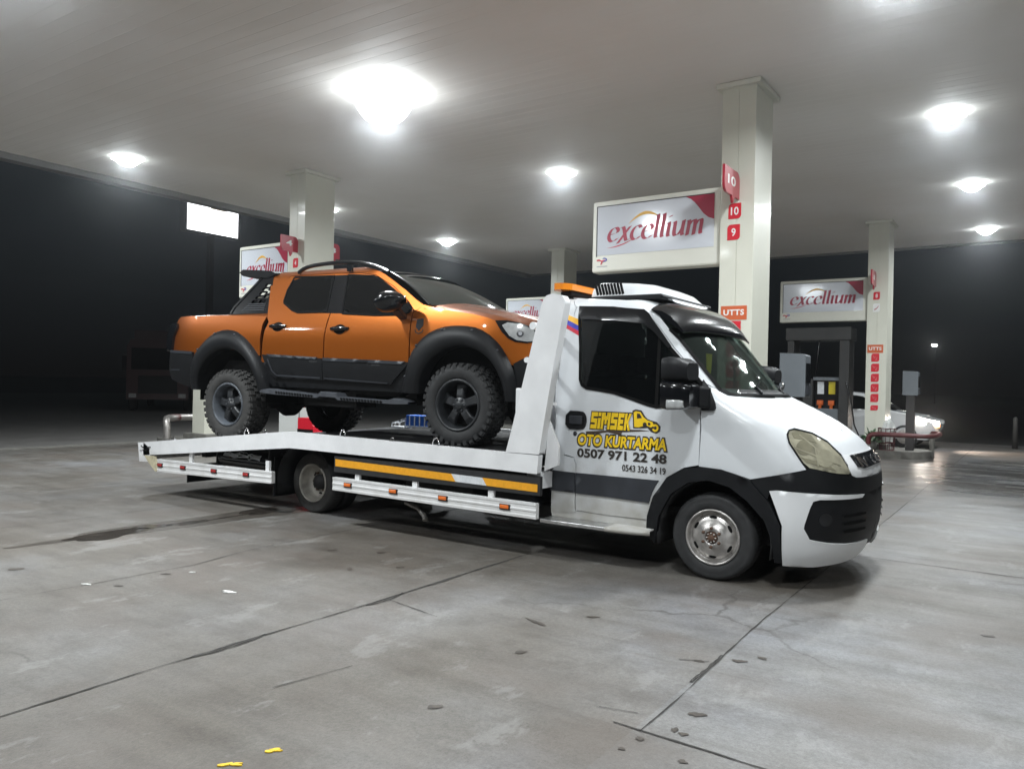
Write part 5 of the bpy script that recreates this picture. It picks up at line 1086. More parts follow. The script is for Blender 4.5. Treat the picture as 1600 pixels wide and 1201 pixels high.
# --- frame under the deck
g = MB()
for y in (.62, 1.38): g.lohi((-7.2, y-.04, .42), (.5, y+.04, .60))
for x in (-7.1, -6.0, -4.2, -3.0, -2.0): g.lohi((x-.05, .3, .46), (x+.05, 1.7, .56))
g.lohi((-4.82, .3, .28), (-4.68, 1.7, .42)); g.lathe([(0, -.16), (.1, -.16), (.16, -.06), (.16, .06), (.1, .16), (0, .16)], 20, (-4.75, 1, .35)); g.lohi((-.07, .2, .30), (.07, 1.8, .40))
g.lohi((-1.9, .15, .30), (-1.5, 1.85, .42)); g.lohi((-.4, .5, .25), (.6, 1.5, .5))
tb(g, 'chassis_frame', 'chassis', bevel=.005)
g = MB(); g.lohi((-3.35, .12, .28), (-2.45, .55, .58)); tb(g, 'fuel_tank', 'chassis', bevel=.04)
g = MB(); g.prism([(-2.25, .33), (-1.75, .33), (-1.65, .45), (-1.75, .58), (-2.1, .58)], lambda u, v, d: (u, d, v), .0, .35); tb(g, 'battery_box', 'plastic_grey', bevel=.02)
g = MB(); g.tube([(-3.2, -.02, .30), (-3.0, -.06, .27), (-2.88, -.1, .20), (-2.86, -.12, .17)], .025, 10); tb(g, 'exhaust_pipe', 'pipe_steel')
# mudguards behind the cab and round the rear wheel
g = MB(); rows = []
for k in range(17):
    a = R(8+190*k/16); rows.append([(-4.75+.47*math.cos(a), -.02, .34+.47*math.sin(a)), (-4.75+.47*math.cos(a), .52, .34+.47*math.sin(a))])
g.loft(rows); tb(g, 'mudguard', 'plastic_black', solid=.012, recalc=False)
g = MB(); rows = []
for k in range(17):
    a = R(8+190*k/16); rows.append([(-4.75+.47*math.cos(a), 1.48, .34+.47*math.sin(a)), (-4.75+.47*math.cos(a), 2.02, .34+.47*math.sin(a))])
g.loft(rows); tb(g, 'mudguard', 'plastic_black', solid=.012, recalc=False)
g = MB(); g.lohi((-5.24, -.05, .16), (-5.22, .5, .62)); tb(g, 'mud_flap', 'plastic_black')
g = MB(); g.lohi((-7.40, .25, .10), (-7.385, .85, .34)); tb(g, 'mud_flap', 'plastic_black'); g = MB(); g.lohi((-7.40, 1.2, .10), (-7.385, 1.8, .34)); tb(g, 'mud_flap', 'plastic_black')
# --- the deck
DY0, DY1 = -.30, 2.30
prof = [(-7.60, .660), (-4.72, .954), (-4.55, .952), (-1.70, .925)]
def ztop(x): return lerp(prof, x)
for y0, y1 in ((DY0, DY0+.07), (DY1-.07, DY1)):
    g = MB(); n = []
    up = [(-7.53, ztop(-7.53)), (-4.80, .947), (-4.62, .953), (-1.78, .926), (-1.44, .922)]
    dn = [(-1.452, .760), (-1.80, .766), (-4.50, .776), (-4.68, .775), (-7.25, .523), (-7.53, .497)]
    g.prism(up+dn, lambda u, v, d: (u, d, v), y0, y1); tb(g, 'deck_side_rail', 'deck_white', bevel=.008)
g = MB(); rows = []
for x in (-7.60, -6.5, -5.5, -4.75, -4.55, -3, -1.78, -1.5): rows.append([(x, DY0+.07, ztop(x)-.035), (x, DY1-.07, ztop(x)-.035), (x, DY1-.07, ztop(x)-.11), (x, DY0+.07, ztop(x)-.11)])
g.loft(rows, False, True); tb(g, 'deck_floor', 'chassis')
g = MB(); g.prism([(-7.66, .655), (-7.53, .665), (-7.40, .60), (-7.36, .42), (-7.62, .41)], lambda u, v, d: (u, d, v), DY0, DY0+.05); g.prism([(-7.66, .655), (-7.53, .665), (-7.40, .60), (-7.36, .42), (-7.62, .41)], lambda u, v, d: (u, d, v), DY1-.05, DY1); g.lohi((-7.66, DY0+.05, .43), (-7.60, DY1-.05, .65)); tl = tb(g, 'tail_beam', 'deck_white', bevel=.006)
g = MB(); g.prism([(-7.50, .50), (-7.27, .50), (-7.24, .42), (-7.20, .33), (-7.24, .305), (-7.40, .41)], lambda u, v, d: (u, d, v), DY0-.004, DY0+.03); g.build('yellowed_bracket', mat('aged_plastic', (.52, .47, .33), .6, noise=.3, scale=20), tl, bevel=.006)
g = MB(); rg = random.Random(2)
for k in range(8): 
    x, z = -7.54+rg.uniform(-.05, .16), .585+rg.uniform(-.03, .03); g.box((x, DY0-.002-.0002*k, z), (rg.uniform(.02, .07), .008, rg.uniform(.005, .013)), Matrix.Rotation(rg.uniform(-.3, .4), 3, 'Y'))
g.build('scuff', 'chassis', tl)
for y in (.0, 2.0):
    g = MB(); g.lohi((-7.675, y-.12, .47), (-7.66, y+.12, .58)); g.build('rear_light', 'lamp_red', tl, bevel=.004)
# underrun side boards
def board(x0, x1, z0a, z1a, z0b, z1b, yb, s, lamps, lm, posts):
    g = MB(); secs = []
    rel = [(.0, 0), (.0, .16), (.004, .22), (.004, .40), (.0, .46), (.0, .56), (.004, .62), (.004, .80), (.0, .86), (.0, 1)]
    for x, zl, zh in ((x0, z0a, z1a), (x1, z0b, z1b)):
        secs.append([(x, yb+s*(.0+o), zl+(zh-zl)*v) for o, v in rel]+[(x, yb+s*.05, zh), (x, yb+s*.05, zl)])
    g.loft(secs, False, True); g.add(secs[0], [tuple(range(12))]); g.add(secs[1], [tuple(range(12))]); b = tb(g, 'side_board', 'deck_white')
    for t_ in lamps:
        x = x0+(x1-x0)*t_; z = (z0a+z1a)/2*(1-t_)+(z0b+z1b)/2*t_+.004
        g = MB(); g.lohi((x-.058, yb-s*.004, z-.026), (x+.058, yb+s*.01, z+.026)); m_ = g.build('marker_light', 'chassis', b, bevel=.004)
        g = MB(); g.lohi((x-.046, yb-s*.016, z-.014), (x+.046, yb-s*.003, z+.020)); g.build('marker_lens', lm, b, bevel=.006)
    for t_ in posts: x = x0+(x1-x0)*t_; zt = z1a*(1-t_)+z1b*t_; tb(MB().lohi((x-.03, yb+s*.03, zt-.05), (x+.03, yb+s*.06, .60)), 'board_bracket', 'deck_white')
for yb, s in ((DY0, 1), (DY1, -1)):
    board(-3.985, -1.455, .382, .516, .367, .502, yb, s, (.09, .34, .59, .87), 'lamp_orange', (.13, .44, .80))
    board(-7.21, -4.965, .312, .470, .358, .489, yb, s, (.03, .25, .53, .80), 'lamp_red', (.30, .95))
    g = MB(); g.lohi((-3.985, yb+s*.02, .57), (-1.43, yb+s*.06, .735)); bp_ = tb(g, 'black_side_panel', 'chassis')
    for x0, x1, m_ in ((-3.965, -2.36, 'reflect_yellow'), (-2.36, -2.0, 'reflect_white'), (-2.0, -1.455, 'reflect_yellow')):
        t0, t1 = (x0+3.976)/2.52, (x1+3.976)/2.52; zl = lambda t_: .632-.031*t_; zh = lambda t_: .705-.037*t_
        sl = .05 if x0 > -3.9 else 0; sr = .05 if x1 < -1.5 else 0
        g = MB(); g.prism([(x0-sl, zh(t0)), (x0, zl(t0)), (x1, zl(t1)), (x1-sr, zh(t1))], lambda u, v, d: (u, d, v), yb+s*.017, yb+s*.0195); g.build('reflective_tape', m_, bp_)
# black roll with torn sticker behind the rear board
g = MB(); g.lathe([(0, -6.25), (.10, -6.25), (.105, -6.23), (.105, -5.36), (.10, -5.34), (0, -5.34)], 28, (0, .02, .545), axis='x'); rl = tb(g, 'tool_tube', 'gloss_black'); 
rg = random.Random(4); g = MB(); top = [(-6.15+i*.05, 50+rg.uniform(-12, 14)) for i in range(15)]
rows = [[(x, .02-.1062*math.cos(R(e)), .545+.1062*math.sin(R(e))) for e in (a, a*.5+6, 12+rg.uniform(-7, 7))] for x, a in top]; g.loft(rows, True); g.build('torn_sticker', 'reflect_white', rl, recalc=False)
for bx in (-6.32, -5.33): MB().lohi((bx, -.06, .43), (bx+.03, .1, .70)).build('bracket', 'chassis', rl)
tb(MB().lohi((-7.1, .55, .50), (-6.3, .58, .56)), 'cross_brace', 'deck_white'); tb(MB().lohi((-7.0, 1.2, .46), (-5.5, 1.24, .52)), 'cross_brace', 'deck_white')
# lashing eyes
for x in (-6.9, -5.46, -5.13, -3.88, -3.18, -2.62):
    for yb in (DY0+.03, DY1-.03):
        z = ztop(x)-.02; g = MB()
        if x in (-5.13, -3.18, -6.9): g.lohi((x-.03, yb-.015, z), (x+.03, yb+.015, z+.035)); g.tube([(x-.02, yb, z+.03), (x-.01, yb, z+.055), (x+.02, yb, z+.055), (x+.025, yb, z+.03)], .006, 6)
        else: g.tube([(x-.04, yb, z), (x-.038, yb, z+.05), (x-.02, yb+.005, z+.085), (x+.01, yb+.01, z+.09), (x+.035, yb+.005, z+.05), (x+.035, yb, z)], .008, 8)
        tb(g, 'lashing_eye', 'chrome')
# headboard
for y0, y1 in ((DY0, DY0+.10), (DY1-.10, DY1)):
    g = MB(); g.prism([(-1.785, .93), (-1.72, 1.16), (-1.60, 1.62), (-1.50, 2.0), (-1.445, 2.22), (-1.425, 2.27), (-1.39, 2.305), (-1.33, 2.318), (-1.24, 2.30), (-1.205, 2.25), (-1.265, 1.92), (-1.325, 1.60), (-1.40, 1.16), (-1.435, .93)], lambda u, v, d: (u, d, v), y0, y1); tb(g, 'headboard_post', 'deck_white', bevel=.018)
g = MB(); g.lohi((-1.76, DY0+.1, .93), (-1.70, DY1-.1, 1.5)); tb(g, 'headboard_panel', 'deck_white', bevel=.01)
g = MB(); g.tube([(-1.56, DY0+.05, 2.05), (-1.56, DY1-.05, 2.05)], .035, 10); g.tube([(-1.62, DY0+.05, 1.75), (-1.62, DY1-.05, 1.75)], .025, 10); tb(g, 'headboard_rail', 'deck_white')
g = MB(); g.prism([(-1.44, .78), (-1.30, .84), (-1.30, 1.0), (-1.40, 1.22)], lambda u, v, d: (u, d, v), DY0+.10, DY0+.13); g.lohi((-1.62, -.2, .62), (-1.47, 2.2, .76)); tb(g, 'headboard_gusset', 'deck_white')
for z in (1.02, 1.36): 
    g = MB(); g.bar((-1.56, .02, z), (-1.40, -.12, z+.01), .05, .03); tb(g, 'cab_bracket', 'deck_white')
# tools strapped to the far edge of the deck
t = thing('blue_crate', 'blue plastic crate standing beyond the deck between the pickup wheels', 'crate', (-4.93, 2.19, .905))
g = MB(); g.lohi((-.19, -.10, .0), (.24, .10, .16)); b = g.build('crate_body', 'blue_plastic', t, bevel=.008)
g = MB()
for x in (-.12, -.03, .06, .15): g.lohi((x-.008, -.106, .01), (x+.008, -.10, .15))
g.lohi((-.19, -.106, .0), (.24, -.10, .018)); g.build('ribs', 'reflect_white', b); 
t = thing('wire_rack', 'small white wire rack beside the blue crate on the deck edge', 'rack', (-5.28, 2.19, .885)); g = MB()
P = [(-.12, -.08, 0), (.13, -.08, .0), (.13, -.08, .13), (-.12, -.08, .06)]
for dy in (0, .16):
    Q = [(x, y+dy, z) for x, y, z in P]
    for a, b in zip(Q, Q[1:]+Q[:1]): g.bar(a, b, .012)
for a in P: g.bar(a, (a[0], a[1]+.16, a[2]), .012)
g.lohi((-.13, -.09, -.01), (.14, .09, .012)); g.build('wire_frame', 'reflect_white', t)
# ================================================================ orange pickup (local frame: +x forward, y = 0 at the near tyre faces)
pick = thing('pickup_truck', 'orange lifted pickup with black arch flares standing on the tow truck deck', 'pickup', (-2.59374, .06, 0), R(5.0175))
PC = 1.02      # centre line
def pk_y(x, z):
    if z <= 2.28: y = .070+.58*max(0, z-1.95)**2+.25*max(0, 1.80-z)**2
    else: y = .133+(z-2.28)*.40
    if z > 2.752: y += .16*(1-math.sqrt(max(0, 1-((z-2.752)/.080)**2)))
    return y+.50*max(0, x-.15)**2+.30*max(0, -4.0-x)**2
def pk(s, z): return (s, pk_y(s, z), z)
def pshell(name, m, poly, parent=None, **k): return shell(MB(), poly, pk, **k).build(name, m, parent or pick, recalc=False)
ZR = [(-2.95, 2.765), (-2.7, 2.795), (-2.2, 2.81), (-1.6, 2.79), (-1.25, 2.745), (-1.05, 2.685)]
def clipz(P, zm=2.828): return [(x, min(z, zm)) for x, z in P]
BED = [(-4.47, 2.15), (-4.452, 2.256), (-4.41, 2.292), (-4.249, 2.300), (-3.5, 2.290), (-2.80, 2.272), (-2.84, 2.171), (-2.850, 1.994), (-2.842, 1.80), (-2.904, 1.80), (-3.0, 1.90), (-3.12, 1.99), (-3.316, 2.05), (-3.45, 2.08), (-3.6, 2.06), (-3.738, 2.0), (-3.862, 1.88), (-3.95, 1.80), (-4.0, 1.70), (-4.473, 1.72), (-4.47, 2.0)]
FEN = [(-.675, 2.275), (-.654, 2.268), (-.572, 2.341), (-.45, 2.310), (-.352, 2.285), (-.194, 2.262), (.068, 2.222), (.25, 2.18), (.324, 2.150), (.401, 2.039), (.463, 1.978), (.532, 1.943), (.646, 1.93), (.645, 1.80), (.55, 1.70), (.49, 1.72), (.40, 1.84), (.30, 1.955), (.17, 2.035), (-.02, 2.07), (-.185, 2.075), (-.339, 2.045), (-.473, 1.98), (-.585, 1.88), (-.652, 1.78), (-.692, 1.70), (-.678, 1.75), (-.68, 2.038), (-.684, 2.237)]
CF = clipz([(-2.97, 2.81), (-2.85, 2.828), (-2.3, 2.828), (-1.55, 2.815), (-1.35, 2.770), (-1.194, 2.700), (-1.035, 2.61), (-.836, 2.495), (-.70, 2.405), (-.572, 2.335), (-.654, 2.268), (-.675, 2.279), (-.794, 2.392), (-1.035, 2.558), (-1.333, 2.703), (-1.549, 2.734), (-1.955, 2.752), (-2.63, 2.755), (-2.682, 2.679), (-2.665, 2.493), (-2.682, 2.347), (-2.747, 2.181), (-2.80, 2.25), (-2.86, 2.45), (-2.92, 2.65)])
RD = [(-2.63, 2.752), (-1.955, 2.750), (-1.934, 2.717), (-1.834, 2.288), (-1.83, 2.276), (-1.845, 2.164), (-1.862, 2.008), (-1.868, 1.70), (-2.83, 1.72), (-2.815, 1.946), (-2.795, 2.10), (-2.757, 2.190), (-2.690, 2.347), (-2.672, 2.493), (-2.688, 2.679)]
FD = [(-1.955, 2.750), (-1.549, 2.732), (-1.333, 2.701), (-1.035, 2.556), (-.794, 2.390), (-.675, 2.279), (-.689, 2.237), (-.685, 2.038), (-.690, 1.70), (-1.862, 1.70), (-1.855, 2.008), (-1.838, 2.164), (-1.824, 2.276), (-1.934, 2.717)]
g = MB()
for mm in (None, PC):
    shell(g, CF, pk, inset=.002, mirror=mm, thick=.03); shell(g, FEN, pk, inset=.003, mirror=mm, thick=.03)
    shell(g, [(.64, 1.80), (.645, 1.93), (.66, 2.05), (.72, 2.05), (.76, 1.85), (.74, 1.78)], pk, mirror=mm, thick=.03)
rows = []   # roof skin
for i in range(17):
    x = -2.97+i*(1.90/16); zt = lerp(ZR, x)
    rows.append([(x+.16*(1-abs(j/10-1)**2)*max(0, (i-10)/6), .34+(2*PC-.68)*j/20, zt-.006+.035*(1-abs(j/10-1)**2)-.03*abs(j/10-1)**8-(.02 if i == 0 else 0)) for j in range(21)])
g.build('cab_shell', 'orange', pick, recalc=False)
g = MB(); g.loft(rows); g.build('roof', 'gloss_black', pick, recalc=False)
g = MB(); rows = []    # bonnet
for i in range(15):
    x = -.56+i*(1.42/14); row = []
    ze = lerp([(-.56, 2.330), (-.35, 2.282), (0, 2.235), (.25, 2.185), (.45, 2.12), (.70, 2.03), (.86, 1.93)], x)
    for j in range(27):
        v = j/13-1; yb = .135+.50*max(0, x-.15)**2*.8
        y = PC+v*(PC-yb); xx = x+.30*(1-abs(v)**2.5)*(.25+.75*max(0, (x+.2)/1.06))*.6+(.22*(1-v*v) if i == 0 else .22*(1-v*v)*max(0, 1-i/5))
        row.append((xx, y, ze+.075*(1-abs(v)**3.0)-(.035*max(0, (abs(v)-.93)/.07)**2)+(.02*max(0, 1-abs(abs(v)-.62)/.10) if i > 2 else 0)))
    rows.append(row)
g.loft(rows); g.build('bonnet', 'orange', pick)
for mm in (None, PC):
    near = mm is None; Y = (lambda y: y) if near else (lambda y: 2*PC-y)
    g = MB(); shell(g, BED, pk, inset=.003, mirror=mm, thick=.03, lift=.004)
    rows = [[(x, Y(pk_y(x, 2.29)-.004+dy), 2.292+dz-(.035 if x < -4.42 else 0)) for dy, dz in ((0, -.012), (.012, .006), (.05, .014), (.10, .010), (.12, -.05))] for x in (-4.455, -4.42, -4.2, -3.6, -3.0, -2.80)]
    g.loft(rows); g.build('bed_side', 'orange', pick, recalc=False)
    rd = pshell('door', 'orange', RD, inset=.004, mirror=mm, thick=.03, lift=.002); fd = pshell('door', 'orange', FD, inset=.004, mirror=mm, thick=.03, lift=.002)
    for d, wk, hk in ((rd, 'rear_window', 'handle_r'), (fd, 'front_window', 'handle_f')):
        pshell('door_window', 'glass_dark', smooth_poly(PK[wk], 1), d, lift=.006, thick=.008, mirror=mm)
        g = MB(); ribbon(g, PK[wk]+PK[wk][:1], pk, .022, .009, mirror=mm); g.build('window_seal', 'seam', d, recalc=False)
        h = PK[hk]; cx_ = sum(p[0] for p in h)/len(h); cz_ = sum(p[1] for p in h)/len(h)
        sc = [(cx_+.085*math.cos(a*math.pi/8), cz_+.055*math.sin(a*math.pi/8)) for a in range(16)]
        pshell('handle_recess', 'seam', sc, d, lift=.004, thick=.003, mirror=mm, step=.03)
        g = MB(); yy = pk_y(cx_, cz_); rows = []
        for t_ in range(9):
            u = t_/8; x = cx_-.13+.26*u; rr = .016+.010*math.sin(math.pi*u); yo = -.006-.030*math.sin(math.pi*u)
            rows.append([(x, Y(yy+yo+.7*rr*math.cos(a)), cz_+.008+rr*math.sin(a)) for a in [2*math.pi*k/10 for k in range(10)]])
        g.loft(rows, True, True); g.build('door_handle', 'gloss_black', d)
    pshell('b_pillar', 'gloss_black', [(-2.06, 2.725), (-1.62, 2.722), (-1.56, 2.45), (-1.50, 2.262), (-1.99, 2.282), (-2.03, 2.549)], lift=.0045, thick=.004, mirror=mm)
    pshell('cladding', 'plastic_black', [(-2.80, 1.812), (-1.868, 1.770), (-1.868, 1.53), (-2.60, 1.545), (-2.68, 1.60), (-2.75, 1.72)], rd, lift=.022, thick=.02, mirror=mm)
    pshell('cladding', 'plastic_black', [(-1.860, 1.770), (-.690, 1.735), (-.70, 1.70), (-.86, 1.56), (-.92, 1.50), (-1.860, 1.53)], fd, lift=.022, thick=.02, mirror=mm)
    pshell('cladding_strip', 'plastic_grey', [(-2.72, 1.818), (-1.93, 1.782), (-1.96, 1.755), (-2.66, 1.785)], rd, lift=.030, thick=.012, mirror=mm)
    pshell('cladding_strip', 'plastic_grey', [(-1.850, 1.778), (-.715, 1.742), (-.765, 1.712), (-1.850, 1.744)], fd, lift=.030, thick=.012, mirror=mm)
    g = MB(); ribbon(g, [(-2.70, 1.76), (-2.63, 1.625), (-2.56, 1.575), (-1.90, 1.555)], pk, .020, .026, .01, mirror=mm); g.build('cladding_strip', 'plastic_grey', rd, recalc=False)
    g = MB(); ribbon(g, [(-1.84, 1.553), (-.96, 1.515)], pk, .014, .026, .01, mirror=mm); g.build('cladding_strip', 'plastic_grey', fd, recalc=False)
    pshell('sill', 'plastic_black', [(-2.85, 1.72), (-.68, 1.70), (-.68, 1.45), (-.75, 1.42), (-2.82, 1.44)], lift=-.002, thick=.05, mirror=mm)
    # wide matt arch flares, swelling out over the tyres
    def flare(outer, cx_, cz_, rin, name):
        g = MB(); rows = []
        n = len(outer)
        for i, (x, z) in enumerate(outer):
            ux, uz = cx_-x, cz_-z; l = math.hypot(ux, uz); ux, uz = ux/l, uz/l; dpt = l-rin(i/(n-1))
            row = []
            for t_, yo in ((0, .008), (.10, -.035), (.28, -.075), (.55, -.095), (.80, -.092), (.97, -.078), (1.0, -.05), (1.0, .10)):
                xx, zz = x+ux*dpt*t_, z+uz*dpt*t_; row.append((xx, Y(pk_y(x*.0+min(max(x, -4.2), .35), min(z, 2.05))+yo), zz))
            rows.append(row)
        g.loft(rows); f = g.build(name, 'plastic_black', pick)
        g = MB()
        for i in range(2, n-2, 4):
            x, z = outer[i]; ux, uz = cx_-x, cz_-z; l = math.hypot(ux, uz); x2, z2 = x+ux/l*.035, z+uz/l*.035
            g.lathe([(0, -.014), (.010, -.012), (.015, -.002), (.016, .004)], 10, (x2, Y(pk_y(min(max(x, -4.2), .35), min(z, 2.05))-.048), z2))
        g.build('rivets', 'plastic_grey', f); return f
    def arcpts(pts, n=25):
        d = [0]
        for a, b in zip(pts, pts[1:]): d.append(d[-1]+math.dist(a, b))
        out = []
        for i in range(n):
            t_ = d[-1]*i/(n-1)
            for k in range(len(pts)-1):
                if t_ <= d[k+1]+1e-9: f = (t_-d[k])/(d[k+1]-d[k]); out.append((pts[k][0]+(pts[k+1][0]-pts[k][0])*f, pts[k][1]+(pts[k+1][1]-pts[k][1])*f)); break
        return out
    def chaikin(p, it=2):
        for _ in range(it):
            q = [p[0]]
            for a, b in zip(p, p[1:]): q += [(a[0]*.75+b[0]*.25, a[1]*.75+b[1]*.25), (a[0]*.25+b[0]*.75, a[1]*.25+b[1]*.75)]
            p = q+[p[-1]]
        return p
    flare(arcpts(chaikin([(-.80, 1.42), (-.735, 1.60), (-.69, 1.80), (-.575, 1.95), (-.44, 2.055), (-.25, 2.105), (-.05, 2.108), (.15, 2.085), (.31, 2.0), (.43, 1.86), (.53, 1.70), (.58, 1.52), (.56, 1.36)])), -.03, 1.40, lambda t_: .500, 'arch_flare')
    flare(arcpts(chaikin([(-4.05, 1.38), (-4.03, 1.62), (-3.98, 1.83), (-3.86, 1.93), (-3.73, 2.04), (-3.60, 2.10), (-3.42, 2.118), (-3.25, 2.095), (-3.08, 2.01), (-2.93, 1.88), (-2.80, 1.73), (-2.73, 1.55), (-2.71, 1.38)])), -3.36, 1.36, lambda t_: .525, 'arch_flare')
    for cx_, cz_ in ((-.03, 1.34), (-3.34, 1.30)):
        g = MB(); rows = []
        for k in range(19):
            a = R(-5+190*k/18); rows.append([(cx_+.57*math.cos(a), Y(.10), cz_+.57*math.sin(a)), (cx_+.57*math.cos(a), Y(.62), cz_+.57*math.sin(a))])
        g.loft(rows); g.add([(cx_+.57*math.cos(R(-5+190*k/18)), Y(.55), cz_+.57*math.sin(R(-5+190*k/18))) for k in range(19)], [tuple(range(19))]); g.build('wheel_housing', 'seam', pick, recalc=False)
    pshell('bumper_corner', 'plastic_black', [(-4.50, 1.862), (-3.99, 1.842), (-4.0, 1.65), (-4.03, 1.40), (-4.195, 1.43), (-4.50, 1.50), (-4.56, 1.60), (-4.54, 1.75)], lift=.025, thick=.05, mirror=mm)
    g = MB(); ribbon(g, [(-4.49, 1.852), (-4.0, 1.832)], pk, .035, .034, .01, mirror=mm); ribbon(g, [(-4.50, 1.62), (-4.25, 1.62)], pk, .02, .034, .01, mirror=mm); g.build('cladding_strip', 'plastic_grey', pick, recalc=False)
    pshell('tail_lamp', 'gloss_black', [(-4.58, 2.20), (-4.40, 2.205), (-4.365, 2.15), (-4.43, 2.03), (-4.463, 1.868), (-4.62, 1.86), (-4.63, 2.05)], lift=.035, thick=.06, mirror=mm)
    pshell('front_bumper_side', 'plastic_black', [(.52, 1.73), (.64, 1.80), (.76, 1.79), (.80, 1.6), (.76, 1.42), (.55, 1.38), (.545, 1.55)], lift=.02, thick=.05, mirror=mm)
    hl = pshell('headlight', 'gloss_black', [(.324, 2.148), (.441, 2.150), (.561, 2.128), (.70, 2.075), (.74, 1.94), (.646, 1.934), (.532, 1.943), (.463, 1.978), (.401, 2.039)], lift=.012, thick=.04, mirror=mm)
    pshell('headlight_lens', 'lens_clear', [(.40, 2.10), (.45, 2.128), (.56, 2.112), (.69, 2.062), (.725, 1.955), (.64, 1.945), (.545, 1.958), (.475, 2.0)], hl, lift=.018, thick=.006, mirror=mm, step=.03)
    pshell('projector', 'chrome', [(.575+.032*math.cos(a*math.pi/6), 2.02+.034*math.sin(a*math.pi/6)) for a in range(12)], hl, lift=.024, thick=.006, mirror=mm, step=.03)
    pshell('projector', 'grey_ink', [(.575+.017*math.cos(a*math.pi/6), 2.02+.018*math.sin(a*math.pi/6)) for a in range(12)], hl, lift=.027, thick=.006, mirror=mm, step=.03)
    pshell('badge', 'plastic_grey', PK['badge'], lift=.004, thick=.004, mirror=mm, step=.04)
    g = MB(); q = PK['badge']; cx_ = sum(p[0] for p in q)/5; ribbon(g, [(cx_-.05, 2.075), (cx_-.04, 2.045), (cx_, 2.03), (cx_+.04, 2.045), (cx_+.05, 2.075)], pk, .014, .004, mirror=mm); g.build('badge_laurel', 'brown_ink', pick, recalc=False)
    # door mirror
    def el(x, y, z, rx, ry, rz, k, n): a = 2*math.pi*k/n; return (x, Y(y+ry*math.cos(a)), z+rz*math.sin(a))
    g = MB(); rows = [[el(x, -.115+dy, 2.345, 0, ry, rz, k, 18) for k in range(18)] for x, ry, rz, dy in ((-.875, .150, .090, 0), (-.86, .165, .105, 0), (-.80, .160, .103, .0), (-.74, .13, .088, .01), (-.69, .085, .06, .03), (-.675, .03, .02, .05))]
    for r_ in rows:
        for k, v in enumerate(r_): r_[k] = (v[0]+(.02 if k < 9 else -.02), v[1], v[2]+(.012 if v[2] > 2.345 else 0))
    g.loft(rows, True, True); g.add(rows[0], [tuple(range(18))]); mh = g.build('door_mirror', 'gloss_black', pick)
    g = MB(); rows = [[(x+dx, Y(y), z) for dx, z in ((-.05, 2.23-dz), (.05, 2.23-dz), (.05, 2.29-dz), (-.05, 2.29-dz))] for x, y, dz in ((-.78, -.06, -.03), (-.79, .03, .02), (-.80, .11, .05), (-.80, .15, .06))]
    g.loft(rows, False, True); g.build('mirror_foot', 'gloss_black', mh, bevel=.01)
    # roof rail
    P = [(-2.50, 2.79), (-2.42, 2.835), (-2.28, 2.862), (-1.9, 2.876), (-1.6, 2.858), (-1.40, 2.815), (-1.26, 2.77), (-1.16, 2.73)]
    g = MB(); P2 = chaikin([(x, z) for x, z in P], 2); g.loft([[(x, Y(.315+dy), z+dz) for dy, dz in ((-.02, -.022), (.02, -.022), (.022, .012), (0, .022), (-.022, .012))] for x, z in P2], True, True); g.lohi((-1.75, Y(.30), 2.76), (-1.68, Y(.33), 2.86)); g.build('roof_rail', 'gloss_black', pick)
    # side step
    P = [(-2.745, 1.386), (-2.62, 1.39), (-2.52, 1.382), (-1.88, 1.350), (-1.82, 1.378), (-1.60, 1.368), (-1.56, 1.335), (-.92, 1.316), (-.82, 1.328), (-.70, 1.325), (-.62, 1.315)]
    tk = [.014, .030, .028, .018, .026, .026, .018, .016, .030, .026, .010]
    g = MB(); g.loft([[(x, Y(-.02+dy), z+s_*k) for dy, s_ in ((0, -1), (0, .7), (.02, 1), (.16, 1), (.16, -1))] for (x, z), k in zip(P, tk)], False, True); sp_ = g.build('side_step', 'step_grey', pick)
    g = MB()
    for a, b in ((-2.50, -1.92), (-1.53, -.95)):
        n = 14
        for k in range(n): x = a+(b-a)*(k+.5)/n; z = lerp(P, x); g.box((x, Y(-.024), z-.001), (.022, .010, .022), Matrix.Rotation(.4, 3, 'Y'))
    g.build('step_holes', 'seam', sp_)
    for x in (-2.5, -1.7, -.9): MB().bar((x, Y(.12), lerp(P, x)), (x, Y(.45), 1.48), .05, .03).build('step_bracket', 'chassis', sp_)
    # sports bar sail with honeycomb cut-outs
    def bar_y(x, z): return .15+max(0, z-2.29)*.36
    bf = lambda s_, z: (s_, bar_y(s_, z), z)
    RB = [(-3.47, 2.305), (-3.42, 2.40), (-3.26, 2.575), (-3.10, 2.755), (-3.02, 2.805), (-2.93, 2.82), (-2.90, 2.70), (-2.85, 2.50), (-2.82, 2.305)]
    holes = []
    for (hx, hz, ww) in ((-2.965, 2.655, .045), (-2.99, 2.605, .05), (-3.02, 2.555, .05), (-2.93, 2.575, .035), (-3.06, 2.505, .055), (-2.935, 2.515, .045), (-3.11, 2.455, .05), (-2.98, 2.455, .055), (-2.905, 2.625, .022)):
        ww *= 1.12; hh = .021; holes.append([(hx-ww, hz-hh*.2), (hx-ww*.6, hz+hh), (hx+ww*.7, hz+hh), (hx+ww, hz+hh*.2), (hx+ww*.6, hz-hh), (hx-ww*.7, hz-hh)])
    rb = shell(MB(), RB, bf, holes=holes, thick=.03, mirror=mm, step=.035).build('sports_bar', 'gloss_black', pick, recalc=False)
    g = MB()
    for k in range(4): z = 2.345+.025*k; ribbon(g, [(-3.28+.03*k, z), (-2.90, z)], bf, .010, .006, .006, mirror=mm)
    g.build('louvres', 'plastic_grey', rb, recalc=False)
    g = MB(); ribbon(g, [(-3.46, 2.315), (-3.42, 2.40), (-3.26, 2.575), (-3.10, 2.755), (-3.03, 2.80)], bf, .03, .008, .01, mirror=mm); g.build('bar_edge', 'gloss_black', rb, recalc=False)
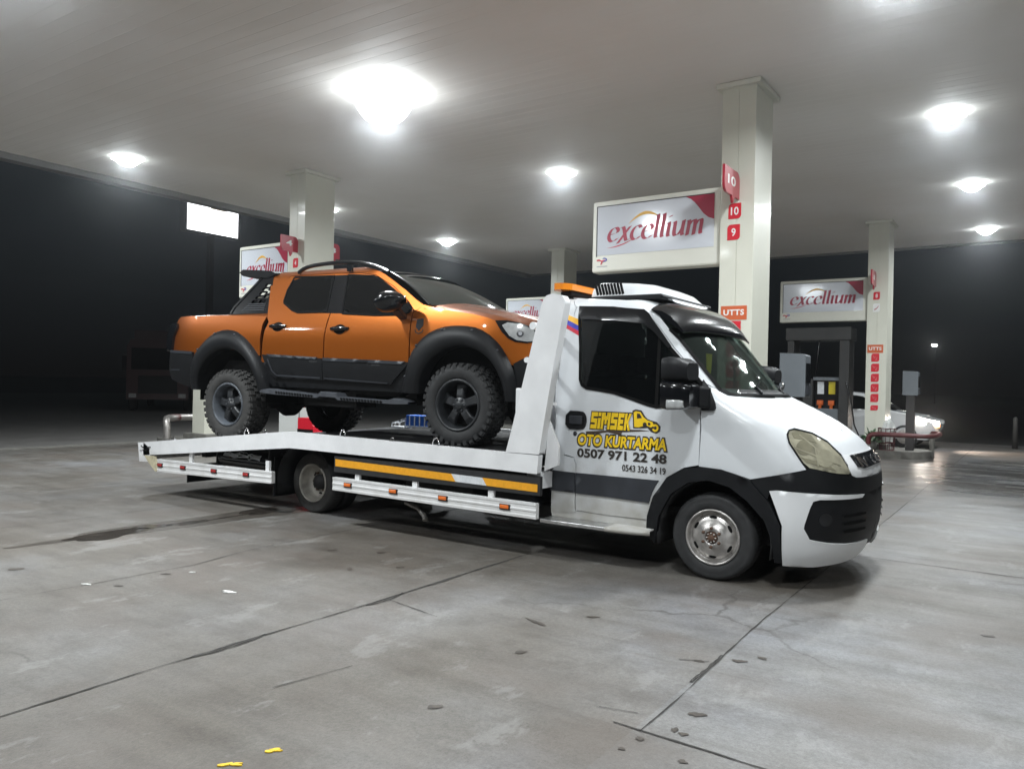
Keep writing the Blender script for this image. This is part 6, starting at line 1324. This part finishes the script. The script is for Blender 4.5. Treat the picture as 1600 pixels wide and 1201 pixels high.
g = MB(); rows = []    # roof spoiler on the bar
for j in range(15):
    v = j/7-1; f = 1-abs(v)**4; rows.append([(-2.86, PC+v*.70, 2.79+.02*f), (-2.95, PC+v*.72, 2.83+.02*f), (-3.15, PC+v*.74, 2.845+.01*f), (-3.40-.08*f, PC+v*.74, 2.865+.01*f), (-3.46-.08*f, PC+v*.74, 2.83), (-3.40-.05*f, PC+v*.74, 2.785), (-3.0, PC+v*.72, 2.745)])
g.loft(rows, True, True); g.add(rows[0], [tuple(range(7))]); g.add(rows[-1], [tuple(range(7))]); g.build('roof_spoiler', 'plastic_black', pick)
g = MB(); g.lohi((-3.12, .40, 2.72), (-3.02, 2*PC-.40, 2.80)); g.build('sports_bar_hoop', 'plastic_black', pick, bevel=.02)
# glass, dark insides, underbody
g = MB(); rows = []
for i in range(9):
    t_ = i/8; row = []
    for j in range(17):
        v = j/8-1; y0 = .345-.20*t_; b = 1-v*v
        row.append((-1.15+.66*t_+.10*b*(1-t_)*.9+.30*b*t_, PC+v*(PC-y0), 2.715-.385*t_+.035*b+.03*math.sin(math.pi*t_)))
    rows.append(row)
g.loft(rows); wsc = g.build('windscreen', mat('screen_glass', (.030, .034, .030), .06, spec=.6), pick)
g = MB(); g.tube([rows[0][j] for j in range(17)], .012, 6); g.tube([(p[0], p[1], p[2]+.004) for p in [r[0] for r in rows]], .014, 6); g.tube([(p[0], p[1], p[2]+.004) for p in [r[-1] for r in rows]], .014, 6); g.build('windscreen_seal', 'gloss_black', wsc)
g = MB(); rr_ = [rows[0][j] for j in range(17)]; g.loft([[(p[0]-.30, p[1], p[2]+.040) for p in rr_], [(p[0]-.10, p[1], p[2]+.030) for p in rr_], [(p[0]+.015, p[1], p[2]+.006) for p in rr_]]); g.build('roof_front_band', 'gloss_black', pick, solid=.008)
g = MB(); rows2 = [[(x, .30, 1.5), (x, .17, 2.25), (x, .34, 2.70), (x, PC, 2.74), (x, 2*PC-.34, 2.70), (x, 2*PC-.17, 2.25), (x, 2*PC-.30, 1.5)] for x in (-2.78, -1.25)]
rows2 += [[(-.70, .30, 1.5), (-.70, .17, 2.2), (-.75, .30, 2.32), (-.70, PC, 2.36), (-.75, 2*PC-.30, 2.32), (-.70, 2*PC-.17, 2.2), (-.70, 2*PC-.30, 1.5)]]
rows2 += [[(.60, .36, 1.5), (.60, .30, 1.9), (.6, .40, 1.98), (.6, PC, 2.02), (.6, 2*PC-.40, 1.98), (.6, 2*PC-.30, 1.9), (.6, 2*PC-.36, 1.5)]]
g.loft(rows2, False, True); g.add(rows2[0], [tuple(range(7))]); g.add(rows2[-1], [tuple(range(7))]); g.build('cab_interior', 'seam', pick)
g = MB(); g.lohi((-4.40, .24, 2.24), (-2.84, 2*PC-.24, 2.27)); g.build('bed_cover', 'plastic_black', pick, bevel=.01)
g = MB(); g.lohi((-4.47, .26, 1.75), (-4.40, 2*PC-.26, 2.28)); g.build('tailgate', 'orange', pick, bevel=.015)
g = MB(); g.lohi((-4.60, .35, 1.46), (-4.46, 2*PC-.35, 1.70)); g.build('rear_bumper', 'plastic_black', pick, bevel=.03)
g = MB(); g.prism([(.20, 1.35), (.88, 1.42), (1.0, 1.6), (.98, 1.85), (.9, 1.95), (.65, 1.95)], lambda u, v, d: (u, d, v), .42, 2*PC-.42); g.build('front_bumper', 'plastic_black', pick, bevel=.05)
g = MB()
for y in (.58, 2*PC-.58): g.lohi((-4.4, y-.05, 1.36), (.5, y+.05, 1.50))
g.lohi((-2.7, .35, 1.38), (-.75, 2*PC-.35, 1.52)); g.lohi((-4.3, .35, 1.45), (-2.75, 2*PC-.35, 1.75))
g.lathe([(0, -.16), (.1, -.16), (.16, -.06), (.16, .06), (.1, .16), (0, .16)], 20, (-3.316, PC, 1.21)); g.tube([(-3.316, .3, 1.21), (-3.316, 2*PC-.3, 1.21)], .06, 10)
g.tube([(0, .3, 1.30), (0, 2*PC-.3, 1.30)], .05, 10); g.lohi((-.35, .5, 1.2), (.35, 2*PC-.5, 1.4)); g.tube([(-3.2, PC, 1.24), (-.9, PC, 1.36)], .05, 10)
g.lohi((-2.5, .45, 1.22), (-1.7, .8, 1.40)); g.bar((-2.3, 1.2, 1.30), (-4.4, 1.4, 1.36), .07, .07)
g.build('underbody', 'chassis', pick)
# --- off-road wheels
def offroad(x, z, yf, side, dusty, steer=0):
    prof_ = [(.245, .05), (.262, .015), (.29, .0), (.33, -.008), (.37, .0), (.395, .018), (.402, .04), (.402, .27), (.395, .29), (.37, .305), (.30, .31), (.24, .29)]
    e = MB().lathe(prof_, 72).build('wheel', 'rubber_dusty' if dusty else 'rubber', pick)
    e.matrix_basis = Matrix.Translation((x, yf, z)) @ Matrix.Rotation(steer, 4, 'Z') @ Matrix.Diagonal((1, side, 1, 1))
    g = MB(); n = 34
    for k in range(n):     # chunky blocks across the tread and down the shoulder
        for row, (yc, wy, off) in enumerate(((.045, .060, 0), (.115, .055, .5), (.19, .055, 0), (.265, .06, .5))):
            a = 2*math.pi*(k+off)/n; rot = Matrix.Rotation(-a, 3, 'Y') @ Matrix.Rotation(.25 if row % 2 else -.25, 3, 'X')
            g.box((.408*math.cos(a), yc, .408*math.sin(a)), (.022, wy, .048), Matrix.Rotation(-a, 3, 'Y'))
        a = 2*math.pi*k/n; L_ = .050 if k % 2 else .028
        g.box(((.405-L_/2)*math.cos(a), .012 if k % 2 else .016, (.405-L_/2)*math.sin(a)), (L_, .030, .040), Matrix.Rotation(-a, 3, 'Y'))
        g.box(((.405-L_/2)*math.cos(a), .296, (.405-L_/2)*math.sin(a)), (L_, .02, .040), Matrix.Rotation(-a, 3, 'Y'))
    g.build('tread_blocks', 'rubber_dusty' if dusty else 'rubber', e)
    rm = 'dusty_rim' if dusty else 'black_rim'
    r = MB().lathe([(.262, .03), (.262, .012), (.254, .004), (.242, .004), (.236, .012), (.226, .045), (.218, .12), (.215, .20), (.20, .21)], 64).build('rim', rm, e)
    g = MB().lathe([(0, .19), (.21, .19)], 32); g.build('brake', 'seam', e, recalc=False)
    g = MB()
    for k in range(5):
        a = R(90+72*k+(8 if dusty else 0)); ca, sa = math.cos(a), math.sin(a)
        def pt(rad, wd_, y): return (rad*ca-wd_*sa, y, rad*sa+wd_*ca)
        rowsS = []
        for rad, wd_, y0_, th_ in ((.05, .040, .055, .06), (.10, .040, .050, .05), (.16, .044, .060, .045), (.205, .056, .085, .05), (.226, .062, .10, .05)):
            rowsS.append([pt(rad, -wd_, y0_+.012), pt(rad, -wd_*.75, y0_), pt(rad, wd_*.75, y0_), pt(rad, wd_, y0_+.012), pt(rad, wd_, y0_+th_), pt(rad, -wd_, y0_+th_)])
        g.loft(rowsS, False, True)
    g.lathe([(0, .030), (.035, .030), (.042, .036), (.046, .05), (.075, .052), (.082, .062), (.082, .12)], 28); g.build('spokes', 'black_rim', e)
    for k in range(6): MB().lathe([(0, .040), (.010, .040), (.012, .048), (.012, .06)], 6, (.060*math.cos(R(60*k)), 0, .060*math.sin(R(60*k)))).build('wheel_nut', 'plastic_grey', e)
    g = MB()
    for k in range(24): a = 2*math.pi*k/24; g.lathe([(0, -.002), (.004, -.002), (.005, .006)], 6, (.250*math.cos(a), 0, .250*math.sin(a)))
    g.build('rim_bolts', 'plastic_grey', e)
    return e
offroad(-.04, 1.312, 0, 1, False); offroad(-.04, 1.312, 2*PC, -1, False); offroad(-3.316, 1.212, 0, 1, True); offroad(-3.316, 1.212, 2*PC, -1, True)

# ---------------------------------------------------------------- thin air volume added to imitate lens glare round the lamps
GLARE_HAZE_D = .0029
hz = MB(); hz.lohi((-70, -40, -1.0), (60, 125, 9.5)); hzm = bpy.data.materials.new('glare_haze'); hzm.use_nodes = True
_N, _L = hzm.node_tree.nodes, hzm.node_tree.links; _N.remove(_N['Principled BSDF']); _v = _N.new('ShaderNodeVolumePrincipled')
_v.inputs['Color'].default_value = (.92, .96, 1, 1); _v.inputs['Density'].default_value = GLARE_HAZE_D; _v.inputs['Anisotropy'].default_value = .94
_L.new(_v.outputs[0], _N['Material Output'].inputs['Volume'])
tag(hz.build('glare_haze_box', hzm), kind='stuff')
